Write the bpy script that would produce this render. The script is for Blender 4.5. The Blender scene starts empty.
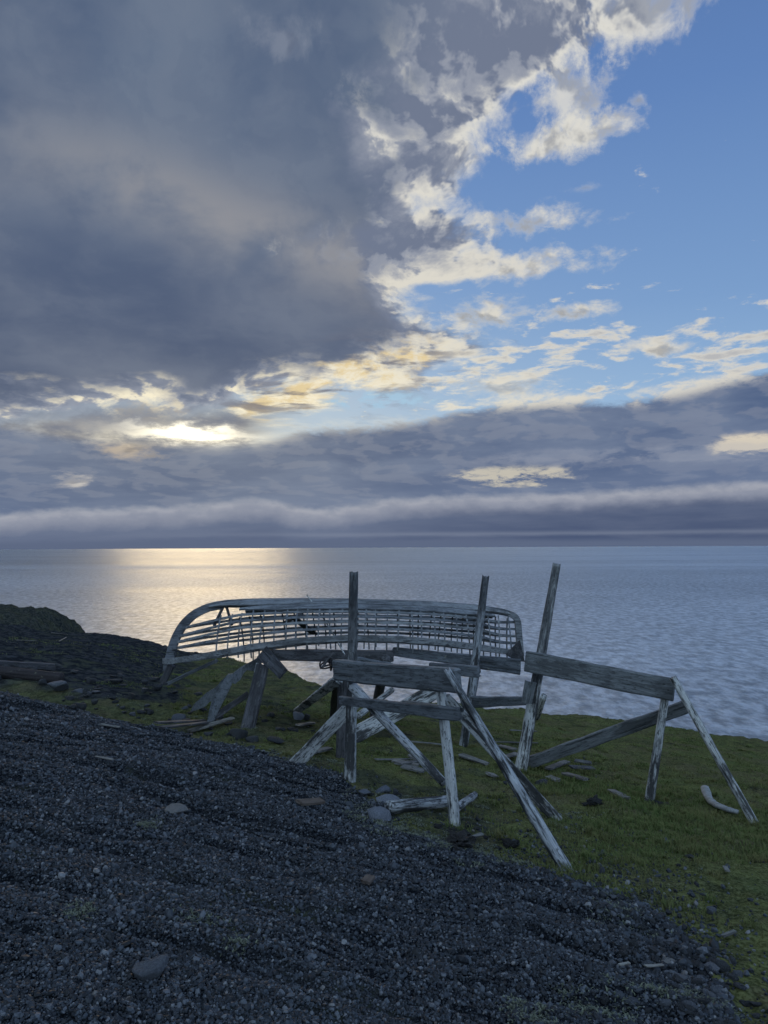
import bpy, math, random
import numpy as np
from mathutils import Vector, Matrix, Euler

random.seed(11)
RNG = np.random.default_rng(7)
scene = bpy.context.scene
COL = scene.collection
rad = math.radians

# ------------------------------------------------------------------ camera
FPX = 769.0
PITCH, ROLL = 2.64, -0.27
cam_data = bpy.data.cameras.new('camera')
cam = bpy.data.objects.new('camera', cam_data)
COL.objects.link(cam)
cam_data.sensor_fit = 'VERTICAL'
cam_data.sensor_height = 24.0
cam_data.lens = 24.0 * FPX / 1024.0
cam_data.clip_start = 0.05
cam_data.clip_end = 200000.0
cam_rot = Euler((rad(90 + PITCH), 0, 0)).to_matrix() @ Matrix.Rotation(rad(ROLL), 3, 'Z')
cam.matrix_world = cam_rot.to_4x4()
scene.camera = cam


def ray(c, r):
    """direction through a point of the view, scaled to one metre of northward distance"""
    d = cam_rot @ Vector(((c - 384) / FPX, (512 - r) / FPX, -1.0))
    return d / d.y


def azel(c, r):
    d = ray(c, r).normalized()
    return math.degrees(math.atan2(d.x, d.y)), math.degrees(math.asin(d.z))


def P(c, r, y):
    return ray(c, r) * y


# ------------------------------------------------------------------ numpy noise
_perm = np.random.default_rng(3).permutation(512)
_perm = np.concatenate([_perm, _perm, _perm])
_grad = np.random.default_rng(4).normal(size=(512, 2))
_grad /= np.linalg.norm(_grad, axis=1)[:, None]


def perlin(x, y):
    x = np.asarray(x, float); y = np.asarray(y, float)
    xi = np.floor(x).astype(int); yi = np.floor(y).astype(int)
    xf = x - xi; yf = y - yi
    u = xf * xf * xf * (xf * (xf * 6 - 15) + 10); v = yf * yf * yf * (yf * (yf * 6 - 15) + 10)

    def g(ix, iy, dx, dy):
        h = _perm[(_perm[ix & 511] + iy) & 511]
        return _grad[h, 0] * dx + _grad[h, 1] * dy
    a = g(xi, yi, xf, yf); b = g(xi + 1, yi, xf - 1, yf)
    c = g(xi, yi + 1, xf, yf - 1); d = g(xi + 1, yi + 1, xf - 1, yf - 1)
    return (a + u * (b - a) + v * (c + u * (d - c) - a - u * (b - a))) * 1.4


def fbm(x, y, octaves=4, gain=0.5):
    s = 0; a = 1.0
    for i in range(octaves):
        s = s + a * perlin(x * 2 ** i + 17.3 * i, y * 2 ** i - 9.1 * i); a *= gain
    return s


def sstep(a, b, x):
    t = np.clip((x - a) / (b - a), 0, 1)
    return t * t * (3 - 2 * t)


# ------------------------------------------------------------------ terrain function
SEA_Z = -14.0


def plane_z(x, y):
    return -1.6 - 0.105 * y - 0.125 * x


def on_plane(c, r):
    d = ray(c, r)
    t = 1.6 / (-d.z - 0.105 - 0.125 * d.x)
    return d * t


# brink of the slope, as a distance for each bearing
_bp = [(-120, 616), (0, 624), (30, 629), (60, 633), (75, 632), (120, 636), (160, 644), (176, 650), (218, 657), (285, 674),
       (317, 687), (345, 697), (400, 704), (475, 709), (540, 713), (600, 720), (680, 731), (768, 743), (860, 756)]
_ba, _bd = [], []
for c, r in _bp:
    p = on_plane(c, r)
    _ba.append(math.degrees(math.atan2(p.x, p.y))); _bd.append(math.hypot(p.x, p.y))
_ba = [-180, -100, -60] + _ba + [60, 100, 180]
_bd = [150, 60, 30] + _bd + [26, 60, 150]
_ba = np.array(_ba); _bd = np.array(_bd)

# edge of the gravel, as a distance for each bearing (gravel lies on the near side)
_gp = [(-150, 672), (-60, 684), (0, 692), (60, 706), (110, 716), (150, 722), (200, 737), (250, 748), (300, 768), (345, 786), (372, 806),
       (400, 834), (450, 852), (520, 870), (570, 882), (620, 898), (665, 925), (700, 960), (722, 1000), (735, 1040), (750, 1100)]
_ga, _gd = [], []
for c, r in _gp:
    p = on_plane(c, r)
    _ga.append(math.degrees(math.atan2(p.x, p.y))); _gd.append(math.hypot(p.x, p.y))
_ga = np.array([-180, -90] + _ga + [60, 100, 180]); _gd = np.array([14, 13] + _gd + [1.6, 1.5, 14])


def grass_amount(x, y):
    """0 on the gravel, 1 on the turf"""
    x = np.asarray(x, float); y = np.asarray(y, float)
    az = np.degrees(np.arctan2(x, y)); rho = np.hypot(x, y)
    gd = np.interp(az, _ga, _gd)
    d = rho - gd + (0.42 * fbm(x * 0.9, y * 0.9, 5, 0.6)) * np.clip(rho / 5, 0.5, 1.2)
    return sstep(-0.22, 0.42, d)


def ground_z(x, y):
    x = np.asarray(x, float); y = np.asarray(y, float)
    az = np.degrees(np.arctan2(x, y)); rho = np.hypot(x, y) + 1e-6
    bd = np.interp(az, _ba, _bd)
    over = np.maximum(rho - bd, 0)
    k = np.minimum(1.0, bd / rho)
    z = plane_z(x * k, y * k)
    # behind the viewer the slope flattens
    z = np.where(y < -3, z + 0.02 * (-3 - y), z)
    near = 1 - sstep(0.0, 1.0, over)
    rough = fbm(x * 0.25 + 5, y * 0.25, 3) * 0.05 * sstep(2, 6, rho)
    gd = np.interp(az, _ga, _gd)
    dg = gd - rho + 0.3 * fbm(x * 0.7, y * 0.7, 3)
    gm = sstep(-0.35, 0.25, dg)
    # shovelled-looking ripples of the gravel: long low ridges
    u = x * 0.35 + y * 0.95
    v = x * 0.95 - y * 0.35
    wob = fbm(v * 0.5 + 3, u * 0.9, 4)
    ridges = fbm(v * 0.55, u * 2.4 + wob * 0.6, 4, 0.55)
    rg = gm * (0.035 + 0.06 * np.where(ridges > 0, ridges * 0.6, ridges * 1.6)) * sstep(0.4, 2.0, rho)
    tg = (1 - gm) * (0.035 * fbm(x * 1.4, y * 1.4, 4, 0.6) + 0.018 * fbm(x * 6, y * 6, 3, 0.6))
    # shallow ditch with stones behind the gravel bank on the left
    ditch = -0.16 * np.exp(-((-dg - 1.0) / 0.8) ** 2) * sstep(-8, -16, az)
    # second dark terrace on the left
    terr = 0.10 * sstep(0, 1.2, rho - 17 - 0.8 * fbm(x * .2, y * .2, 2)) * sstep(-16, -22, az) * (1 - sstep(0, 3, rho - 22))
    lip = 0.09 * fbm(x * 0.9 + 4, y * 0.9, 5, 0.6) * np.exp(-((rho - bd) / 1.6) ** 2)
    z = z + (rough + ditch + terr) * near + rg + tg + lip
    drop = np.where(over < 1.5, over * over * 0.3, 0.675 + (over - 1.5) * 0.9)
    crag = sstep(0.3, 4, over) * (0.5 * fbm(x * 0.5, y * 0.5, 5, 0.6))
    z = z - drop + crag
    return np.maximum(z, SEA_Z - 3.0 + 0.3 * fbm(x * 0.1, y * 0.1, 2))


def gz(x, y):
    return float(ground_z(np.array([x]), np.array([y]))[0])


def G(c, r):
    """where the line of sight meets the ground"""
    d = ray(c, r)
    ys = np.concatenate([np.arange(1.0, 14, 0.02), np.arange(14, 60, 0.08)])
    zz = ground_z(d.x * ys, ys) - d.z * ys
    i = int(np.argmax(zz >= 0))
    if zz[i] < 0:
        i = -1
    return d * float(ys[i])


# ------------------------------------------------------------------ object helpers
def tag(o, label=None, cat=None, group=None, kind=None):
    if label: o['label'] = label
    if cat: o['category'] = cat
    if group: o['group'] = group
    if kind: o['kind'] = kind
    return o


def thing(name, label, cat, loc=(0, 0, 0), group=None):
    o = bpy.data.objects.new(name, None)
    o.empty_display_size = 0.2
    COL.objects.link(o); o.location = loc
    return tag(o, label, cat, group)


def link(name, me, mat=None, parent=None, matrix=None, smooth=False):
    o = bpy.data.objects.new(name, me)
    COL.objects.link(o)
    if mat and not me.materials: me.materials.append(mat)
    if matrix is not None:
        if parent is not None:
            o.parent = parent
            o.matrix_basis = Matrix.Translation(-Vector(parent.location)) @ matrix
        else:
            o.matrix_basis = matrix
    elif parent is not None:
        o.parent = parent
    if smooth:
        me.polygons.foreach_set('use_smooth', np.ones(len(me.polygons), bool))
    return o


def mesh_np(name, verts, faces):
    me = bpy.data.meshes.new(name)
    me.from_pydata([tuple(v) for v in verts], [], [tuple(f) for f in faces])
    me.update()
    return me


def mesh_fast(name, verts, faces, n=3):
    """big meshes: faces is an (m, n) array"""
    me = bpy.data.meshes.new(name)
    me.vertices.add(len(verts)); me.vertices.foreach_set('co', np.asarray(verts, np.float32).ravel())
    m = len(faces)
    me.loops.add(m * n); me.loops.foreach_set('vertex_index', np.asarray(faces, np.int32).ravel())
    me.polygons.add(m); me.polygons.foreach_set('loop_start', np.arange(m, dtype=np.int32) * n)
    me.polygons.foreach_set('loop_total', np.full(m, n, np.int32))
    me.update(calc_edges=True); me.validate()
    return me


# ------------------------------------------------------------------ node helper
class S:
    """a socket with arithmetic"""
    T = None

    def __init__(self, s): self.s = s

    @staticmethod
    def m(op, *a, clamp=False):
        n = S.T.nodes.new('ShaderNodeMath'); n.operation = op; n.use_clamp = clamp
        for i, v in enumerate(a):
            if isinstance(v, S): S.T.links.new(v.s, n.inputs[i])
            else: n.inputs[i].default_value = v
        return S(n.outputs[0])

    def __add__(a, b): return S.m('ADD', a, b)
    __radd__ = __add__
    def __sub__(a, b): return S.m('SUBTRACT', a, b)
    def __rsub__(a, b): return S.m('SUBTRACT', b, a)
    def __mul__(a, b): return S.m('MULTIPLY', a, b)
    __rmul__ = __mul__
    def __truediv__(a, b): return S.m('DIVIDE', a, b)
    def __rtruediv__(a, b): return S.m('DIVIDE', b, a)
    def __neg__(a): return S.m('MULTIPLY', a, -1.0)
    def max(a, b): return S.m('MAXIMUM', a, b)
    def min(a, b): return S.m('MINIMUM', a, b)
    def clamp(a): return S.m('ADD', a, 0.0, clamp=True)


def ss(lo, hi, x):
    n = S.T.nodes.new('ShaderNodeMapRange'); n.interpolation_type = 'SMOOTHSTEP'
    S.T.links.new(x.s, n.inputs[0])
    flip = lo > hi
    n.inputs[1].default_value = min(lo, hi); n.inputs[2].default_value = max(lo, hi)
    n.inputs[3].default_value = 1.0 if flip else 0.0
    n.inputs[4].default_value = 0.0 if flip else 1.0
    return S(n.outputs[0])


def gauss(x, mu, sig):
    t = (x - mu) / sig
    return S.m('EXPONENT', -(t * t))


def comb(x, y, z):
    n = S.T.nodes.new('ShaderNodeCombineXYZ')
    for i, v in enumerate((x, y, z)):
        if isinstance(v, S): S.T.links.new(v.s, n.inputs[i])
        else: n.inputs[i].default_value = v
    return S(n.outputs[0])


def sep(v):
    n = S.T.nodes.new('ShaderNodeSeparateXYZ'); S.T.links.new(v.s, n.inputs[0])
    return [S(o) for o in n.outputs]


def noise(v, scale, detail=4, rough=0.55, dist=0.0, lac=2.0):
    n = S.T.nodes.new('ShaderNodeTexNoise'); n.noise_dimensions = '3D'
    S.T.links.new(v.s, n.inputs['Vector'])
    n.inputs['Scale'].default_value = scale; n.inputs['Detail'].default_value = detail
    n.inputs['Roughness'].default_value = rough; n.inputs['Distortion'].default_value = dist
    n.inputs['Lacunarity'].default_value = lac
    return S(n.outputs[0])


def vadd(a, b):
    n = S.T.nodes.new('ShaderNodeVectorMath'); n.operation = 'ADD'
    S.T.links.new(a.s, n.inputs[0])
    if isinstance(b, S): S.T.links.new(b.s, n.inputs[1])
    else: n.inputs[1].default_value = b
    return S(n.outputs[0])


def vmul(a, b):
    n = S.T.nodes.new('ShaderNodeVectorMath'); n.operation = 'MULTIPLY'
    S.T.links.new(a.s, n.inputs[0]); n.inputs[1].default_value = b
    return S(n.outputs[0])


def mix(f, a, b, mode='MIX'):
    n = S.T.nodes.new('ShaderNodeMix'); n.data_type = 'RGBA'; n.blend_type = mode
    n.clamp_factor = True
    for i, v in ((0, f), (6, a), (7, b)):
        if isinstance(v, S): S.T.links.new(v.s, n.inputs[i])
        elif i == 0: n.inputs[i].default_value = v
        else: n.inputs[i].default_value = (*v[:3], 1)
    return S(n.outputs[2])


def ramp(x, stops, interp='LINEAR'):
    n = S.T.nodes.new('ShaderNodeValToRGB'); cr = n.color_ramp; cr.interpolation = interp
    while len(cr.elements) < len(stops): cr.elements.new(0.5)
    for e, (p, c) in zip(cr.elements, stops):
        e.position = p; e.color = (*c, 1) if len(c) == 3 else c
    S.T.links.new(x.s, n.inputs[0])
    return S(n.outputs[0])


def curve(x, lo, hi, pts, ylo, yhi):
    """piecewise curve through pts [(x, y)...]"""
    n = S.T.nodes.new('ShaderNodeFloatCurve')
    t = S.m('DIVIDE', x - lo, hi - lo, clamp=True)
    S.T.links.new(t.s, n.inputs['Value'])
    cm = n.mapping; cm.use_clip = False
    c = cm.curves[0]
    pts = sorted(pts)
    q = [((a - lo) / (hi - lo), (b - ylo) / (yhi - ylo)) for a, b in pts]
    q = [p for p in q if 0 <= p[0] <= 1]
    while len(c.points) < len(q): c.points.new(0.5, 0.5)
    for pt, (a, b) in zip(c.points, q):
        pt.location = (a, b)
    cm.update()
    return S(n.outputs[0]) * (yhi - ylo) + ylo


def srgb(r, g, b):
    f = lambda v: (v / 255 / 12.92) if v / 255 <= 0.04045 else ((v / 255 + 0.055) / 1.055) ** 2.4
    return (f(r), f(g), f(b))
# ------------------------------------------------------------------ sky
SUN_AZ, SUN_EL = azel(205, 432)


def build_world():
    w = bpy.data.worlds.new('World'); scene.world = w; w.use_nodes = True
    t = w.node_tree; t.nodes.clear(); S.T = t
    out = t.nodes.new('ShaderNodeOutputWorld')
    bg = t.nodes.new('ShaderNodeBackground'); t.links.new(bg.outputs[0], out.inputs[0])
    sky = t.nodes.new('ShaderNodeTexSky'); sky.sky_type = 'NISHITA'; sky.sun_disc = False
    sky.sun_elevation = rad(SUN_EL); sky.sun_rotation = rad(SUN_AZ)
    sky.air_density = 1.0; sky.dust_density = 0.3; sky.ozone_density = 2.0
    BG = 0.1
    tc = t.nodes.new('ShaderNodeTexCoord')
    d = S(tc.outputs['Generated'])
    nz = t.nodes.new('ShaderNodeVectorMath'); nz.operation = 'NORMALIZE'; t.links.new(d.s, nz.inputs[0])
    d = S(nz.outputs[0]); x, y, z = sep(d)
    z0 = z.max(0.0)
    el = S.m('ARCSINE', z0) * 57.29578
    az = S.m('ARCTAN2', x, y) * 57.29578
    # coordinates for the cloud noise: round the horizon, compressed towards it
    h = S.m('SQRT', (x * x + y * y).max(1e-4))
    cx, cy = x / h, y / h
    lz = S.m('LOGARITHM', el + 8.0, math.e) * 0.80
    q = comb(cx, cy, lz)
    warp = noise(q, 5.0, 3, 0.5)
    warp2 = noise(vadd(q, (3.1, 7.2, 1.0)), 5.0, 3, 0.5)
    qw = vadd(q, comb((warp - 0.5) * 0.10, (warp2 - 0.5) * 0.10, (warp - 0.5) * 0.06))
    n_lo = noise(q, 3.0, 3, 0.5)
    n_mid = noise(qw, 9.0, 5, 0.54)
    n_mid2 = noise(vadd(qw, (-0.012, 0.0, -0.016)), 9.0, 5, 0.54)
    relief = n_mid - n_mid2
    n_hi = noise(qw, 30.0, 5, 0.65)
    lit = ss(-0.045, 0.055, relief)
    n_st = noise(vmul(qw, (1.0, 1.0, 1.7)), 8.0, 5, 0.6)     # streaks along the horizon
    px = lambda pts: [azel(c, r) for c, r in pts]
    inv = lambda pts: [(b, a) for a, b in px(pts)]

    glow = gauss(az, SUN_AZ, 20.0) * gauss(el, SUN_EL, 7.5)
    wide = gauss(az, SUN_AZ + 8, 30.0) * gauss(el, SUN_EL, 20.0)

    # clear sky
    clear = mix(1.0, S(sky.outputs[0]), (0.93, 0.98, 1.0), 'MULTIPLY')
    blue = ramp(el / 50.0, [(0.0, srgb(150, 176, 205)), (0.2, srgb(148, 182, 220)), (0.34, srgb(124, 160, 208)),
                            (0.6, srgb(98, 134, 192)), (0.85, srgb(84, 116, 172)), (1.0, srgb(76, 106, 160))])
    col = mix(0.85, vmul(clear, (BG, BG, BG)), blue)
    col = mix(glow * 0.4, col, srgb(205, 205, 190))

    cream = mix((glow * 1.2).clamp(), srgb(216, 212, 202), srgb(248, 238, 210))
    cream = mix(ss(14, 34, el) * 0.9, cream, srgb(222, 220, 212))
    greyw = srgb(150, 156, 168)
    dark = mix(ss(8, 34, el), srgb(94, 104, 127), srgb(90, 105, 131))

    # scattered small clouds in the blue
    sm = noise(vmul(qw, (1.0, 1.0, 1.6)), 17.0, 6, 0.58)
    sm_zone = gauss(el, azel(500, 365)[1], 4.4) * ss(-6, 3, az) * ss(70, 40, az)
    sm_d = sm - 0.70 + 0.20 * sm_zone
    a = ss(-0.03, 0.10, sm_d)
    col = mix(a * 0.9, col, mix(ss(0.05, 0.2, sm_d), cream, srgb(186, 184, 182)))

    # explicit little clouds and the ragged bright pieces near the edge
    def puff(c, r, sc, sr, amt, colr, sharp=0.22, tilt=0.0):
        nonlocal col
        a0, e0 = azel(c, r); k = 57.3 / FPX
        e = el - e0 - (az - a0) * tilt
        dd = S.m('SQRT', ((az - a0) / (sc * k)) * ((az - a0) / (sc * k)) + (e / (sr * k)) * (e / (sr * k)))
        m_ = 1.0 - dd + (n_mid - 0.5) * 2.6 + (n_hi - 0.5) * 2.8
        al = ss(-0.15, sharp * 5.0, m_)
        sh = (1.0 - lit) * ss(0.1, 0.9, m_)
        cc = mix(sh * 0.9, colr, vmul(colr, (0.50, 0.52, 0.58)) if isinstance(colr, S) else tuple(v * k_ for v, k_ in zip(colr, (0.5, 0.52, 0.58))))
        col = mix(al * amt, col, cc)
    puff(577, 313, 40, 10, 0.95, cream)
    puff(624, 350, 26, 7, 0.8, cream, tilt=0.2)
    puff(668, 348, 24, 9, 0.85, cream)
    puff(480, 314, 62, 15, 0.95, cream)
    puff(520, 268, 75, 14, 0.95, cream, tilt=0.08)
    puff(535, 222, 70, 13, 0.9, cream, tilt=0.02)
    puff(560, 140, 85, 18, 0.95, cream, tilt=0.10)
    puff(565, 95, 42, 30, 0.8, cream)
    puff(640, 12, 70, 24, 0.8, cream)
    puff(639, 100, 9, 7, 0.6, cream)
    puff(584, 188, 16, 5, 0.4, cream)
    puff(505, 385, 60, 10, 0.7, cream)

    # main cloud: right edge as a bearing for each elevation
    bp = inv([(590, -120), (605, 0), (600, 30), (560, 60), (520, 95), (500, 130), (515, 150), (480, 175), (450, 205), (480, 225),
              (470, 245), (500, 268), (450, 290), (440, 315), (465, 345), (478, 372), (480, 392), (480, 405), (480, 415), (480, 424)])
    b_az = curve(el, 0.0, 60.0, [(e, a) for e, a in bp] + [(60, 12)], -40, 40)
    dd = b_az - az
    dd = dd.max(az - 125.0) + (el - 58).max(0.0) * 0.4
    e_n = (n_mid - 0.5) * 18 + (n_hi - 0.5) * 6
    dm = dd + e_n
    bot = curve(az, -60, 40, px([(-400, 428), (-200, 424), (0, 425), (60, 421), (120, 416), (200, 415), (255, 401), (330, 386), (400, 377), (450, 366), (520, 350), (700, 330)]), 0, 30)
    over = el - bot + (n_mid - 0.5) * 4.0 + (n_hi - 0.5) * 2.4
    a = ss(-1.6, 2.8, dm) * ss(-0.7, 1.0, over)
    # body: thin bright margin, then grey, then the dark base
    inn = inv([(400, -120), (385, -30), (365, 0), (395, 60), (372, 130), (385, 215), (330, 245), (395, 290), (405, 345), (410, 372), (410, 392), (410, 405)])
    inner = curve(el, 0.0, 60.0, [(e, a_) for e, a_ in inn] + [(60, 0)], -40, 40) - az
    inner = inner.max(az - 130.0) + (n_mid - 0.5) * 16 + (n_hi - 0.5) * 8 + (n_lo - 0.5) * 10
    base = mix(ss(0.36, 0.64, n_lo), vmul(dark, (0.78, 0.84, 0.90)), vmul(dark, (1.30, 1.25, 1.14)))
    base = mix(ss(0.35, 0.72, n_mid) * 0.30, base, srgb(122, 131, 147))
    base = mix((n_st - 0.5).max(0.0) * 1.1, base, srgb(118, 128, 146))
    base = mix((0.5 - lit).max(0.0) * 0.16, base, srgb(70, 86, 116))
    # soft paler streak crossing the dark base
    s1 = gauss(el - curve(az, -40, 10, px([(-150, 190), (0, 150), (90, 170), (150, 190), (230, 222), (300, 245), (400, 285)]), 0, 60), 0.0, 2.6)
    base = mix(s1 * 0.85 * ss(0.25, 0.62, n_mid) * ss(-36, -14, az), base, srgb(146, 147, 153))
    # lit billows between the dark base and the ragged edge
    v = (lit - 0.5) * 0.55 - (n_mid - 0.5) * 1.7 + (n_hi - 0.5) * 0.75
    bil = mix(ss(-0.30, 0.10, v), srgb(112, 122, 144), srgb(148, 154, 168))
    bil = mix(ss(0.06, 0.50, v + ss(4.5, 0.3, dm) * 0.46), bil, cream)
    body = mix(ss(-2.0, 3.5, inner).max(ss(11.0, 18.0, dd + (n_lo - 0.5) * 10)) * ss(0.2, 3.2, over + (n_mid2 - 0.5) * 4.0), bil, base)
    
    col = mix(a, col, body)
    puff(285, 40, 42, 18, 0.35, srgb(150, 156, 170))

    lowl = ss(azel(330, 400)[0], azel(230, 400)[0], az + (n_mid - 0.5) * 12) * ss(11.5, 9.0, el)
    col = mix(lowl * (1.0 - a) , col, mix(ss(0.35, 0.65, n_mid), srgb(104, 112, 132), srgb(158, 155, 150)))
    # broken bright clouds between the sun and the blue: rising to the right
    br = noise(vmul(qw, (1.0, 1.0, 1.9)), 15.0, 6, 0.6)
    bz = gauss((el - curve(az, -40, 20, px([(0, 425), (60, 425), (160, 424), (230, 408), (300, 392), (380, 372), (450, 352), (520, 380), (700, 392)]), 0, 60)) / (0.55 + 1.9 * ss(-14, -5, az)), 0.0, 1.0)
    bz = bz * ss(-30, -20, az) * ss(9.0, 2.0, az) * (0.32 + 0.68 * ss(-15, -9, az))
    col = mix(ss(0.42, 0.58, br * 0.55 + bz * 0.27 + (n_mid - 0.5) * 0.4) * bz * 1.3, col,
              mix(ss(0.40, 0.62, n_hi), cream, srgb(226, 205, 160)))
    # dark scraps crossing it
    dk = ss(0.52, 0.64, noise(vmul(qw, (1.0, 1.0, 2.4)), 11.0, 5, 0.55) + bz * 0.0)
    col = mix(dk * bz * 0.85, col, srgb(112, 112, 124))

    # sun behind the gap
    s_el = azel(195, 433)[1]
    sl = gauss(az, azel(170, 430)[0], 6.0) * gauss(el + (n_mid - 0.5) * 2.6 + (n_hi - 0.5) * 1.2, s_el, 0.55)
    sc = gauss(az, azel(192, 432)[0], 3.3) * gauss(el + (n_mid - 0.5) * 2.0 + (n_hi - 0.5) * 1.8, s_el, 0.36)

    # low bank
    tp = px([(-200, 418), (0, 424), (60, 434), (120, 441), (200, 444), (260, 442), (310, 430), (360, 428), (400, 424), (470, 408), (540, 402),
             (600, 400), (640, 398), (690, 388), (730, 378), (768, 370), (830, 360)])
    top = curve(az, -60, 60, [(-60, tp[0][1])] + tp + [(60, 15)], 0, 30)
    dt = top - el + (n_hi - 0.5) * 1.3 + (n_mid - 0.5) * 1.6
    bank = mix(ss(0.38, 0.64, n_st * 0.35 + n_mid * 0.25 + n_lo * 0.4), srgb(74, 94, 130), srgb(114, 128, 154))
    bank = mix((lit - 0.35).max(0.0) * 0.45, bank, srgb(142, 147, 162))
    bank = mix(ss(1.5, 8.0, dt) * 0.5, bank, srgb(116, 130, 158))
    bank = mix(glow * 0.22, bank, srgb(150, 150, 146))
    a = ss(-0.15, 0.5, dt)
    rim = ss(-0.9, 0.1, dt) * ss(1.1, 0.2, dt) * ss(0.46, 0.60, n_mid * 0.6 + n_hi * 0.4) * (0.25 + 0.75 * ss(0, 10, az))
    col = mix(a, col, bank)
    col = mix(rim * 0.9, col, cream)
    # openings in the bank
    def gap(c, r, sc_, sr_, amt, colr, tilt=0.0):
        nonlocal col
        a0, e0 = azel(c, r); k = 57.3 / FPX
        e = el - e0 - (az - a0) * tilt + (n_hi - 0.5) * 0.5
        g_ = gauss(az, a0, sc_ * k * 1.15) * gauss(e, 0.0, sr_ * k * 1.1)
        col = mix(ss(0.30, 1.0, g_ * (1.0 + (n_mid - 0.5) * 5.0 + (n_hi - 0.5) * 4.0)) * amt, col, colr)
    gap(515, 476, 72, 9, 0.75, srgb(212, 204, 184))
    gap(752, 443, 32, 9, 0.85, srgb(226, 214, 192))
    gap(375, 400, 55, 9, 0.9, srgb(165, 198, 222))
    gap(640, 455, 130, 10, 0.3, srgb(160, 165, 178))
    puff(72, 481, 18, 7, 0.85, srgb(206, 200, 192))
    puff(130, 450, 34, 9, 0.75, srgb(196, 180, 158))
    puff(140, 410, 48, 13, 0.6, srgb(190, 172, 142))

    # fog bank lying on the sea
    fp = px([(-150, 508), (0, 512), (60, 508), (120, 507), (190, 505), (260, 499), (310, 508), (380, 500), (430, 496), (480, 494), (560, 492), (640, 488), (768, 480), (860, 478)])
    ft = curve(az, -60, 60, [(-60, fp[0][1])] + fp + [(60, 5)], 0, 10)
    n_f = noise(comb(cx, cy, el * 0.034), 30.0, 5, 0.56)
    df = ft - el + (n_f - 0.5) * 0.95
    fogc = ramp(df / 4.5, [(0.0, srgb(186, 187, 193)), (0.14, srgb(152, 156, 170)), (0.38, srgb(98, 110, 136)), (0.75, srgb(84, 96, 124)), (1.0, srgb(100, 112, 138))])
    fogc = mix(ss(-5, 15, az) * 0.6 * ss(0.7, 1.6, df), fogc, srgb(60, 74, 106))
    fogc = mix(ss(0.42, 0.62, noise(comb(cx, cy, el * 0.034 + 0.02), 30.0, 4, 0.56)) * 0.35 * ss(1.4, 0.4, df), fogc, srgb(116, 126, 148))
    fogc = mix(ss(0.35, 0.7, n_st) * 0.2, fogc, srgb(126, 135, 156))
    col = mix(ss(-0.2, 0.5, df) * 0.95, col, fogc)
    # thin pale line under the dark base, over the horizon
    sl_e = azel(600, 533)[1]
    col = mix(gauss(el + (n_st - 0.5) * 0.25, sl_e, 0.16) * ss(-25, 5, az) * 0.35, col, srgb(136, 145, 164))
    col = mix(ss(0.75, 0.2, el), col, srgb(92, 104, 130))

    # brightness of the hidden sun, and the world's strength
    mul = t.nodes.new('ShaderNodeVectorMath'); mul.operation = 'SCALE'
    t.links.new(col.s, mul.inputs[0]); mul.inputs[3].default_value = 1.0 / BG
    add1 = mix(sl, (0, 0, 0), (3.6, 3.3, 2.4)); add2 = mix(sc, (0, 0, 0), (14, 12.6, 9.0))
    add3 = mix(glow, (0, 0, 0), (0.16, 0.14, 0.07))
    tot = vadd(vadd(vadd(S(mul.outputs[0]), add1), add2), add3)
    # unseen sky overhead and behind the viewer, brightened as added fill on the land
    up = (ss(56, 80, el) * 0.45).max(ss(0.15, -0.55, y))
    tot = mix(up, tot, vadd(vmul(tot, (1.6, 1.7, 1.8)), (4.4, 6.2, 8.0)))
    t.links.new(tot.s, bg.inputs['Color']); bg.inputs['Strength'].default_value = BG
    w.cycles.sampling_method = 'MANUAL'; w.cycles.sample_map_resolution = 256


build_world()
sun_d = bpy.data.lights.new('sun', 'SUN'); sun_d.energy = 0.32; sun_d.angle = rad(12); sun_d.color = (1.0, 0.74, 0.40)
sun = bpy.data.objects.new('sun', sun_d); COL.objects.link(sun)
_a, _e = rad(SUN_AZ), rad(SUN_EL)
_sd = Vector((math.sin(_a) * math.cos(_e), math.cos(_a) * math.cos(_e), math.sin(_e)))
sun.rotation_euler = _sd.to_track_quat('Z', 'Y').to_euler(); sun.location = _sd * 50

scene.view_settings.view_transform = 'Standard'
scene.view_settings.look = 'None'
scene.view_settings.exposure = 0.0
scene.view_settings.gamma = 1.0
scene.view_settings.use_curve_mapping = False
# ------------------------------------------------------------------ materials
def new_mat(name):
    m = bpy.data.materials.new(name); m.use_nodes = True
    t = m.node_tree; t.nodes.clear(); S.T = t
    out = t.nodes.new('ShaderNodeOutputMaterial')
    b = t.nodes.new('ShaderNodeBsdfPrincipled'); t.links.new(b.outputs[0], out.inputs[0])
    return m, t, b


def setin(t, b, name, v):
    if isinstance(v, S): t.links.new(v.s, b.inputs[name])
    elif isinstance(v, (tuple, list)): b.inputs[name].default_value = (*v[:3], 1)
    else: b.inputs[name].default_value = v


def bump(t, b, height, strength=0.5, dist=0.02):
    n = t.nodes.new('ShaderNodeBump'); n.inputs['Strength'].default_value = strength
    n.inputs['Distance'].default_value = dist
    t.links.new(height.s, n.inputs['Height']); t.links.new(n.outputs[0], b.inputs['Normal'])


def coords(t, kind='Object'):
    return S(t.nodes.new('ShaderNodeTexCoord').outputs[kind])


def rnd(t):
    return S(t.nodes.new('ShaderNodeObjectInfo').outputs['Random'])


def voro(v, scale, feature='F1', out=0, rand=1.0):
    n = S.T.nodes.new('ShaderNodeTexVoronoi'); n.feature = feature
    S.T.links.new(v.s, n.inputs['Vector']); n.inputs['Scale'].default_value = scale
    n.inputs['Randomness'].default_value = rand
    return S(n.outputs[out])


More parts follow.
